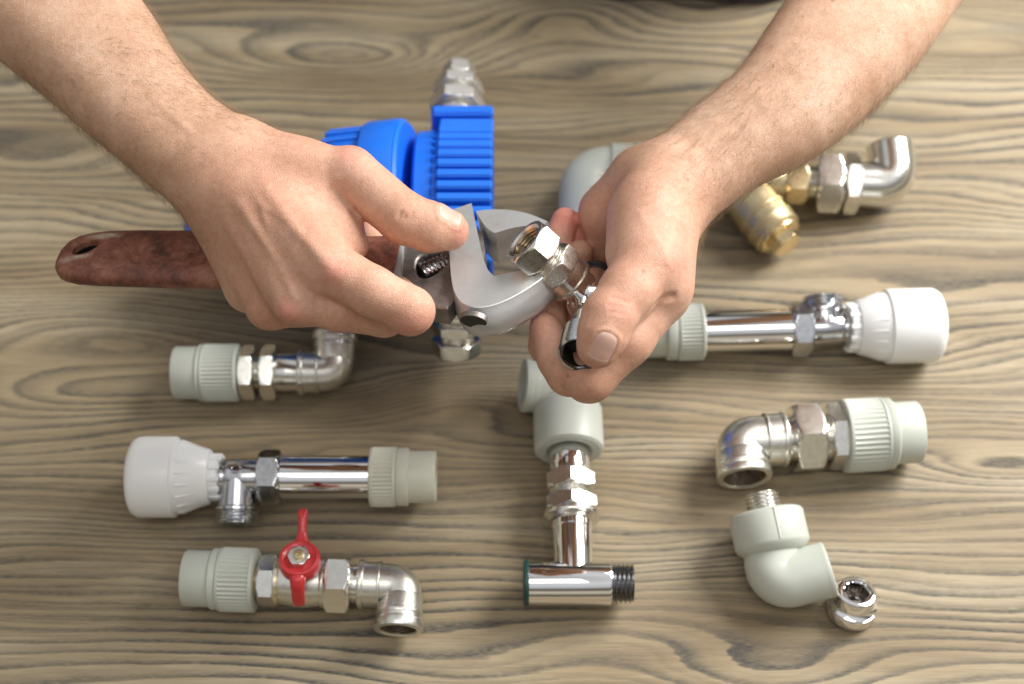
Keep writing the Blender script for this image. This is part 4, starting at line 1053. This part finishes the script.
def axis_grid(lo, hi, flo, fhi, fine, grow=1.12, mx=9.0):
    c = list(np.arange(flo, fhi + fine, fine)); s_ = fine
    x = c[-1]
    while x < hi: s_ = min(mx, s_ * grow); x += s_; c.append(x)
    x = c[0]; s_ = fine; pre = []
    while x > lo: s_ = min(mx, s_ * grow); x -= s_; pre.append(x)
    return np.array(pre[::-1] + c)
def polygonise(fn, gx, gy, gz, lip=1.0, bs=12):
    nx, ny, nz = len(gx), len(gy), len(gz)
    F = np.full((nx, ny, nz), 50.0, dtype=np.float32)
    for i0 in range(0, nx, bs):
        # cull blocks by the field at their centres
        i1 = min(i0 + bs + 1, nx)
        blocks = []; cen = []; rad = []
        for j0 in range(0, ny, bs):
            j1 = min(j0 + bs, ny)
            for k0 in range(0, nz, bs):
                k1 = min(k0 + bs, nz); ii = min(i0 + bs, nx)
                lo = np.array([gx[i0], gy[j0], gz[k0]]); hi = np.array([gx[ii - 1], gy[j1 - 1], gz[k1 - 1]])
                blocks.append((i0, ii, j0, j1, k0, k1)); cen.append((lo + hi) / 2); rad.append(np.linalg.norm(hi - lo) / 2)
        fc_ = fn(np.array(cen)); rad = np.array(rad)
        for (a, b_, c, d_, e, f_), v, r_ in zip(blocks, fc_, rad):
            if abs(v) > r_ + 14: F[a:b_, c:d_, e:f_] = v; continue
            X, Y, Z = np.meshgrid(gx[a:b_], gy[c:d_], gz[e:f_], indexing='ij')
            F[a:b_, c:d_, e:f_] = fn(np.stack([X, Y, Z], -1).reshape(-1, 3)).reshape(X.shape)
    S = F < 0
    # cells with mixed corners
    cnt = np.zeros((nx - 1, ny - 1, nz - 1), dtype=np.int8)
    for a in (0, 1):
        for b_ in (0, 1):
            for c in (0, 1): cnt += S[a:nx - 1 + a, b_:ny - 1 + b_, c:nz - 1 + c]
    act = (cnt > 0) & (cnt < 8); I, J, Kk = np.nonzero(act)
    vid = np.full(act.shape, -1, dtype=np.int64); vid[I, J, Kk] = np.arange(len(I))
    acc = np.zeros((len(I), 3)); num = np.zeros(len(I))
    G3 = (gx, gy, gz)
    corners = [(a, b_, c) for a in (0, 1) for b_ in (0, 1) for c in (0, 1)]
    for c0 in corners:
        for ax_ in range(3):
            if c0[ax_]: continue
            c1 = list(c0); c1[ax_] = 1
            f0 = F[I + c0[0], J + c0[1], Kk + c0[2]].astype(float); f1 = F[I + c1[0], J + c1[1], Kk + c1[2]].astype(float)
            mk = (f0 < 0) != (f1 < 0); tt = np.where(mk, f0 / np.where(f0 - f1 == 0, 1, f0 - f1), 0)
            p0 = np.stack([gx[I + c0[0]], gy[J + c0[1]], gz[Kk + c0[2]]], -1); p1 = np.stack([gx[I + c1[0]], gy[J + c1[1]], gz[Kk + c1[2]]], -1)
            acc += np.where(mk[:, None], p0 + (p1 - p0) * tt[:, None], 0); num += mk
    V = acc / num[:, None]
    faces = []
    for ax_ in range(3):
        sl0 = [slice(1, -1)] * 3; sl0[ax_] = slice(0, -1)
        sl1 = [slice(1, -1)] * 3; sl1[ax_] = slice(1, None)
        A = S[tuple(sl0)]; Bb = S[tuple(sl1)]
        i, j, k_ = np.nonzero(A != Bb)
        off = [1, 1, 1]; off[ax_] = 0
        i = i + off[0]; j = j + off[1]; k_ = k_ + off[2]
        inside = S[i, j, k_]
        u, w_ = [(1, 2), (2, 0), (0, 1)][ax_]
        q = []
        for du, dw_ in ((0, 0), (-1, 0), (-1, -1), (0, -1)):
            o = [i.copy(), j.copy(), k_.copy()]; o[u] = o[u] + du; o[w_] = o[w_] + dw_
            q.append(vid[o[0], o[1], o[2]])
        q = np.stack(q, -1); q[~inside] = q[~inside][:, ::-1]
        faces.append(q)
    return V, np.concatenate(faces)
def gradient(fn, p, e=.25):
    g = np.stack([fn(p + np.eye(3)[i] * e) - fn(p - np.eye(3)[i] * e) for i in range(3)], -1); n = np.linalg.norm(g, axis=1, keepdims=True)
    return g / np.maximum(n, 1e-9), n[:, 0] / (2 * e)
def run_body():
    gx = axis_grid(-560, 480, -215, 135, SKIN_RES); gy = axis_grid(-178, 780, -172, 45, SKIN_RES); gz = axis_grid(-60, 560, 116, 246, SKIN_RES)
    V, F = polygonise(lambda p: field(p), gx, gy, gz)
    fd_ = lambda p: field(p, True)
    for _ in range(3):
        g, l = gradient(fd_, V); V = V - g * np.clip(fd_(V) / np.maximum(l, .5), -2, 2)[:, None]
    g, _ = gradient(fd_, V)
    return V, F, g
SKIN_RES = 1.2
SV, SF, SN = run_body()
# reddened places: knuckles, fingertips, creases
RED = [((333, 272, 219), 11, .50), ((352, 160, 219), 12, .55), ((286, 317, 196), 12, .60), ((412, 325, 196), 14, .50), ((425, 205, 212), 12, .35), ((459, 232, 204), 9, .45), ((372, 250, 206), 14, .30), ((368, 232, 163), 10, .7),
       ((672, 262, 214), 12, .55), ((620, 308, 220), 12, .40), ((587, 398, 190), 14, .50), ((566, 216, 165), 13, .85), ((584, 228, 155), 12, .8), ((578, 250, 150), 12, .75), ((552, 320, 186), 14, .55), ((598, 362, 200), 9, .4),
       ((545, 340, 160), 18, .5), ((620, 360, 200), 16, .3), ((600, 220, 170), 18, .35), ((650, 230, 222), 14, .2)]
NAILS = []
# finger nails: curved plates laid on the finger surface
def nail(c_px, dirv, nrm, L, Wd, side_sink=.55):
    c = V3(*c_px); y = np.array(dirv, float); n = np.array(nrm, float); n /= np.linalg.norm(n); y -= n * (y @ n); y /= np.linalg.norm(y); x = np.cross(y, n)
    nu, nv = 17, 21; pts = []; tip = []
    for j in range(nv):
        v = j / (nv - 1) * 2 - 1
        for i in range(nu):
            u = i / (nu - 1) * 2 - 1
            # superellipse outline
            wu = Wd / 2 * (1 - .10 * max(0, -v)) * (1 - .06 * max(0, v))
            vv = v * (1 - .16 * u * u) if v > 0 else v * (1 - .28 * abs(u) ** 2.5)
            pts.append(c + x * u * wu + y * vv * L / 2 + n * 14); tip.append((v + 1) / 2)
    p = np.array(pts); 
    for _ in range(40): p = p - n * np.clip(field(p, True), -1.5, 1.5)[:, None] * .7
    g, _ = gradient(lambda q: field(q, True), p)
    uu = np.tile(np.linspace(-1, 1, nu), nv); vv = np.repeat(np.linspace(-1, 1, nv), nu)
    lift = .26 - 1.1 * np.clip(np.abs(uu) - .72, 0, 1) ** 1.2 - .9 * np.clip(-vv - .75, 0, 1) + .22 * np.clip(vv, 0, 1) ** 2
    p = p + g * lift[:, None]
    # smooth the plate a little so it is evenly curved
    q = p.reshape(nv, nu, 3)
    for _ in range(4):
        q2 = q.copy(); q2[1:-1] = (q[:-2] + 2 * q[1:-1] + q[2:]) / 4; q = q2; q2 = q.copy(); q2[:, 1:-1] = (q[:, :-2] + 2 * q[:, 1:-1] + q[:, 2:]) / 4; q = q2
    p = q.reshape(-1, 3); g2 = g
    lo_ = p - g2 * .9
    F = []
    for j in range(nv - 1):
        for i in range(nu - 1):
            a = j * nu + i; F.append((a, a + 1, a + nu + 1, a + nu)); b_ = a + nu * nv; F.append((b_, b_ + nu, b_ + nu + 1, b_ + 1))
    bd = [i for i in range(nu)] + [j * nu + nu - 1 for j in range(1, nv)] + [(nv - 1) * nu + i for i in range(nu - 2, -1, -1)] + [j * nu for j in range(nv - 2, 0, -1)]
    for i in range(len(bd)):
        a, b_ = bd[i], bd[(i + 1) % len(bd)]; F.append((a, b_, b_ + nu * nv, a + nu * nv))
    NAILS.append((np.concatenate([p, lo_]), F, tip + tip, p[bd], c + n * 4, p[np.array(bd)][: nu]))
pv = lambda a, b: V3(*b) - V3(*a)
nail((447, 224, 204), pv((430, 226, 204), (449, 232, 200)), np.array(B_) * .80 + np.array(U_) * .52 + np.array(R_) * .22, 13, 11.5)
nail((599, 343, 205), pv((609, 317, 208), (600, 346, 203)) + np.array([0, 0, 0]), np.array(B_) * .90 + np.array(R_) * .14 - np.array(U_) * .16, 15.5, 12.2)


for (pts_, F_, tp_, bd_, c_, _) in NAILS:
    near = np.flatnonzero(((SV - c_) ** 2).sum(1) < 20 ** 2)
    ring_ = np.concatenate([bd_ + (np.roll(bd_, -1, 0) - bd_) * f for f in (0, .33, .66)])
    dd_ = np.sqrt(((SV[near][:, None] - ring_[None]) ** 2).sum(-1)).min(1)
    rin = np.linalg.norm(bd_ - bd_.mean(0), axis=1); cc = bd_.mean(0)
    rv = SV[near] - cc; rv_n = rv - SN[near] * (rv * SN[near]).sum(1)[:, None]
    # outside the plate?
    nearest = ring_[np.sqrt(((SV[near][:, None] - ring_[None]) ** 2).sum(-1)).argmin(1)] - cc
    outside = np.linalg.norm(rv, axis=1) > np.linalg.norm(nearest, axis=1)
    disp = np.where(outside, .55 * np.exp(-((dd_ - 1.5) / 1.0) ** 2), 0) - .25 * np.exp(-(dd_ / .7) ** 2)
    SV[near] += SN[near] * disp[:, None]
red = np.zeros(len(SV))
red += .22 * np.maximum(np.clip(((SV - Wl) @ -dl + 30) / 60, 0, 1) * (SV[:, 0] < 20), np.clip(((SV - Wr) @ -dr + 30) / 60, 0, 1) * (SV[:, 0] > 20))
for c, w, a in RED: red = np.maximum(red, 1.35 * a * np.exp(-((SV - V3(*c)) ** 2).sum(1) / w ** 2))
person = make_obj('person', SV, [tuple(f) for f in SF.tolist()], M['skin'], None, None, {'redness': red})
person['label'] = 'bare armed person in a dark shirt holding wrench and fitting over the table'; person['category'] = 'person'

for (pts_, F_, tp_, _a, _b, _c) in NAILS: make_obj('fingernail', pts_, F_, M['nail'], person, 60, {'tip': tp_})

# arm hair
def arm_hair():
    rng = np.random.RandomState(3)
    keep = []
    for Wc, d in ((Wl, dl), (Wr, dr)):
        s_ = (SV - Wc) @ d; dist = np.linalg.norm((SV - Wc) - s_[:, None] * d, axis=1)
        idx = np.nonzero((s_ > -28) & (s_ < 190) & (dist < 60) & (SN[:, 2] > -.75))[0]
        w = np.clip((s_[idx] + 28) / 70, .12, 1) * np.where(s_[idx] > 60, 1, .8); w = w * (1.15 - np.abs(SN[idx] @ np.array(B_)) * .8); w = w / w.sum()
        ch = rng.choice(idx, 3200, p=w); keep += [(i, -d) for i in ch]
    vs = []; fs = []
    cxw = np.array([-1., 0, 0])
    for i, d in keep:
        p = SV[i]; n = SN[i]
        tdir = d - n * (d @ n); tdir /= max(1e-6, np.linalg.norm(tdir)); sd = np.cross(n, tdir)
        a = rng.normal(.25, .45); tdir = tdir * math.cos(a) + sd * math.sin(a)
        L = rng.uniform(5, 12); lift = rng.uniform(.35, 1.1); r0 = rng.uniform(.045, .075)
        o = len(vs); ns = 5
        for q in range(ns):
            s_ = q / (ns - 1); c = p + tdir * L * s_ + n * (L * lift * (s_ - .62 * s_ * s_) - .1) + sd * math.sin(s_ * 2 + a) * .6
            rr = r0 * (1 - .8 * s_)
            for j in range(3):
                th = j * 2.094; vs.append(c + (n * math.cos(th) + sd * math.sin(th)) * rr)
        for q in range(ns - 1):
            for j in range(3): fs.append((o + q * 3 + j, o + q * 3 + (j + 1) % 3, o + q * 3 + 3 + (j + 1) % 3, o + q * 3 + 3 + j))
    o = make_obj('arm_hair', np.array(vs), fs, M['hair'], person, None); o['kind'] = 'stuff'; return o
arm_hair()

# shirt: sleeves rolled up over the upper arms, body of the shirt
SH = [(np.array([100, 402, 32]), np.array([190, 402, 32]), 83.5, 83.5, 30), (Er + (Sr - Er) * .30, Sr, 54, 66, 20), (El + (Sl - El) * .30, Sl, 54, 66, 20), (Sl, Sr, 70, 70, 30), (ctr + [-60, 30, 25], ctr + [-50, 20, -330], 103, 108, 40), (ctr + [60, 30, 25], ctr + [50, 20, -330], 103, 108, 40)]
def shirt_f(p):
    g = None
    for (a, b, ra, rb, k) in SH:
        q = d_rc(p, np.array(a), np.array(b), ra, rb); g = q if g is None else smin(g, q, k)
    g = g + 2.2 * np.sin(p[:, 0] / 23 + p[:, 2] / 31 + 2 * np.sin(p[:, 1] / 40)) + 1.6 * np.sin(p[:, 2] / 14 + p[:, 0] / 50)
    cut = [d_rc(p, El, Sl, 44, 56), d_rc(p, Er, Sr, 44, 56), d_rc(p, ctr + np.array([0, 20, 40]), ctr + np.array([0, -5, 190]), 63, 66)]
    for c in cut: g = np.maximum(g, -(c + 0))
    return g
gv = np.arange
SV2, SF2 = polygonise(shirt_f, np.arange(-420, 460, 7.0), np.arange(180, 800, 7.0), np.arange(-220, 520, 7.0))
make_obj('shirt', SV2, [tuple(f) for f in SF2.tolist()], M['cloth'], person, None)
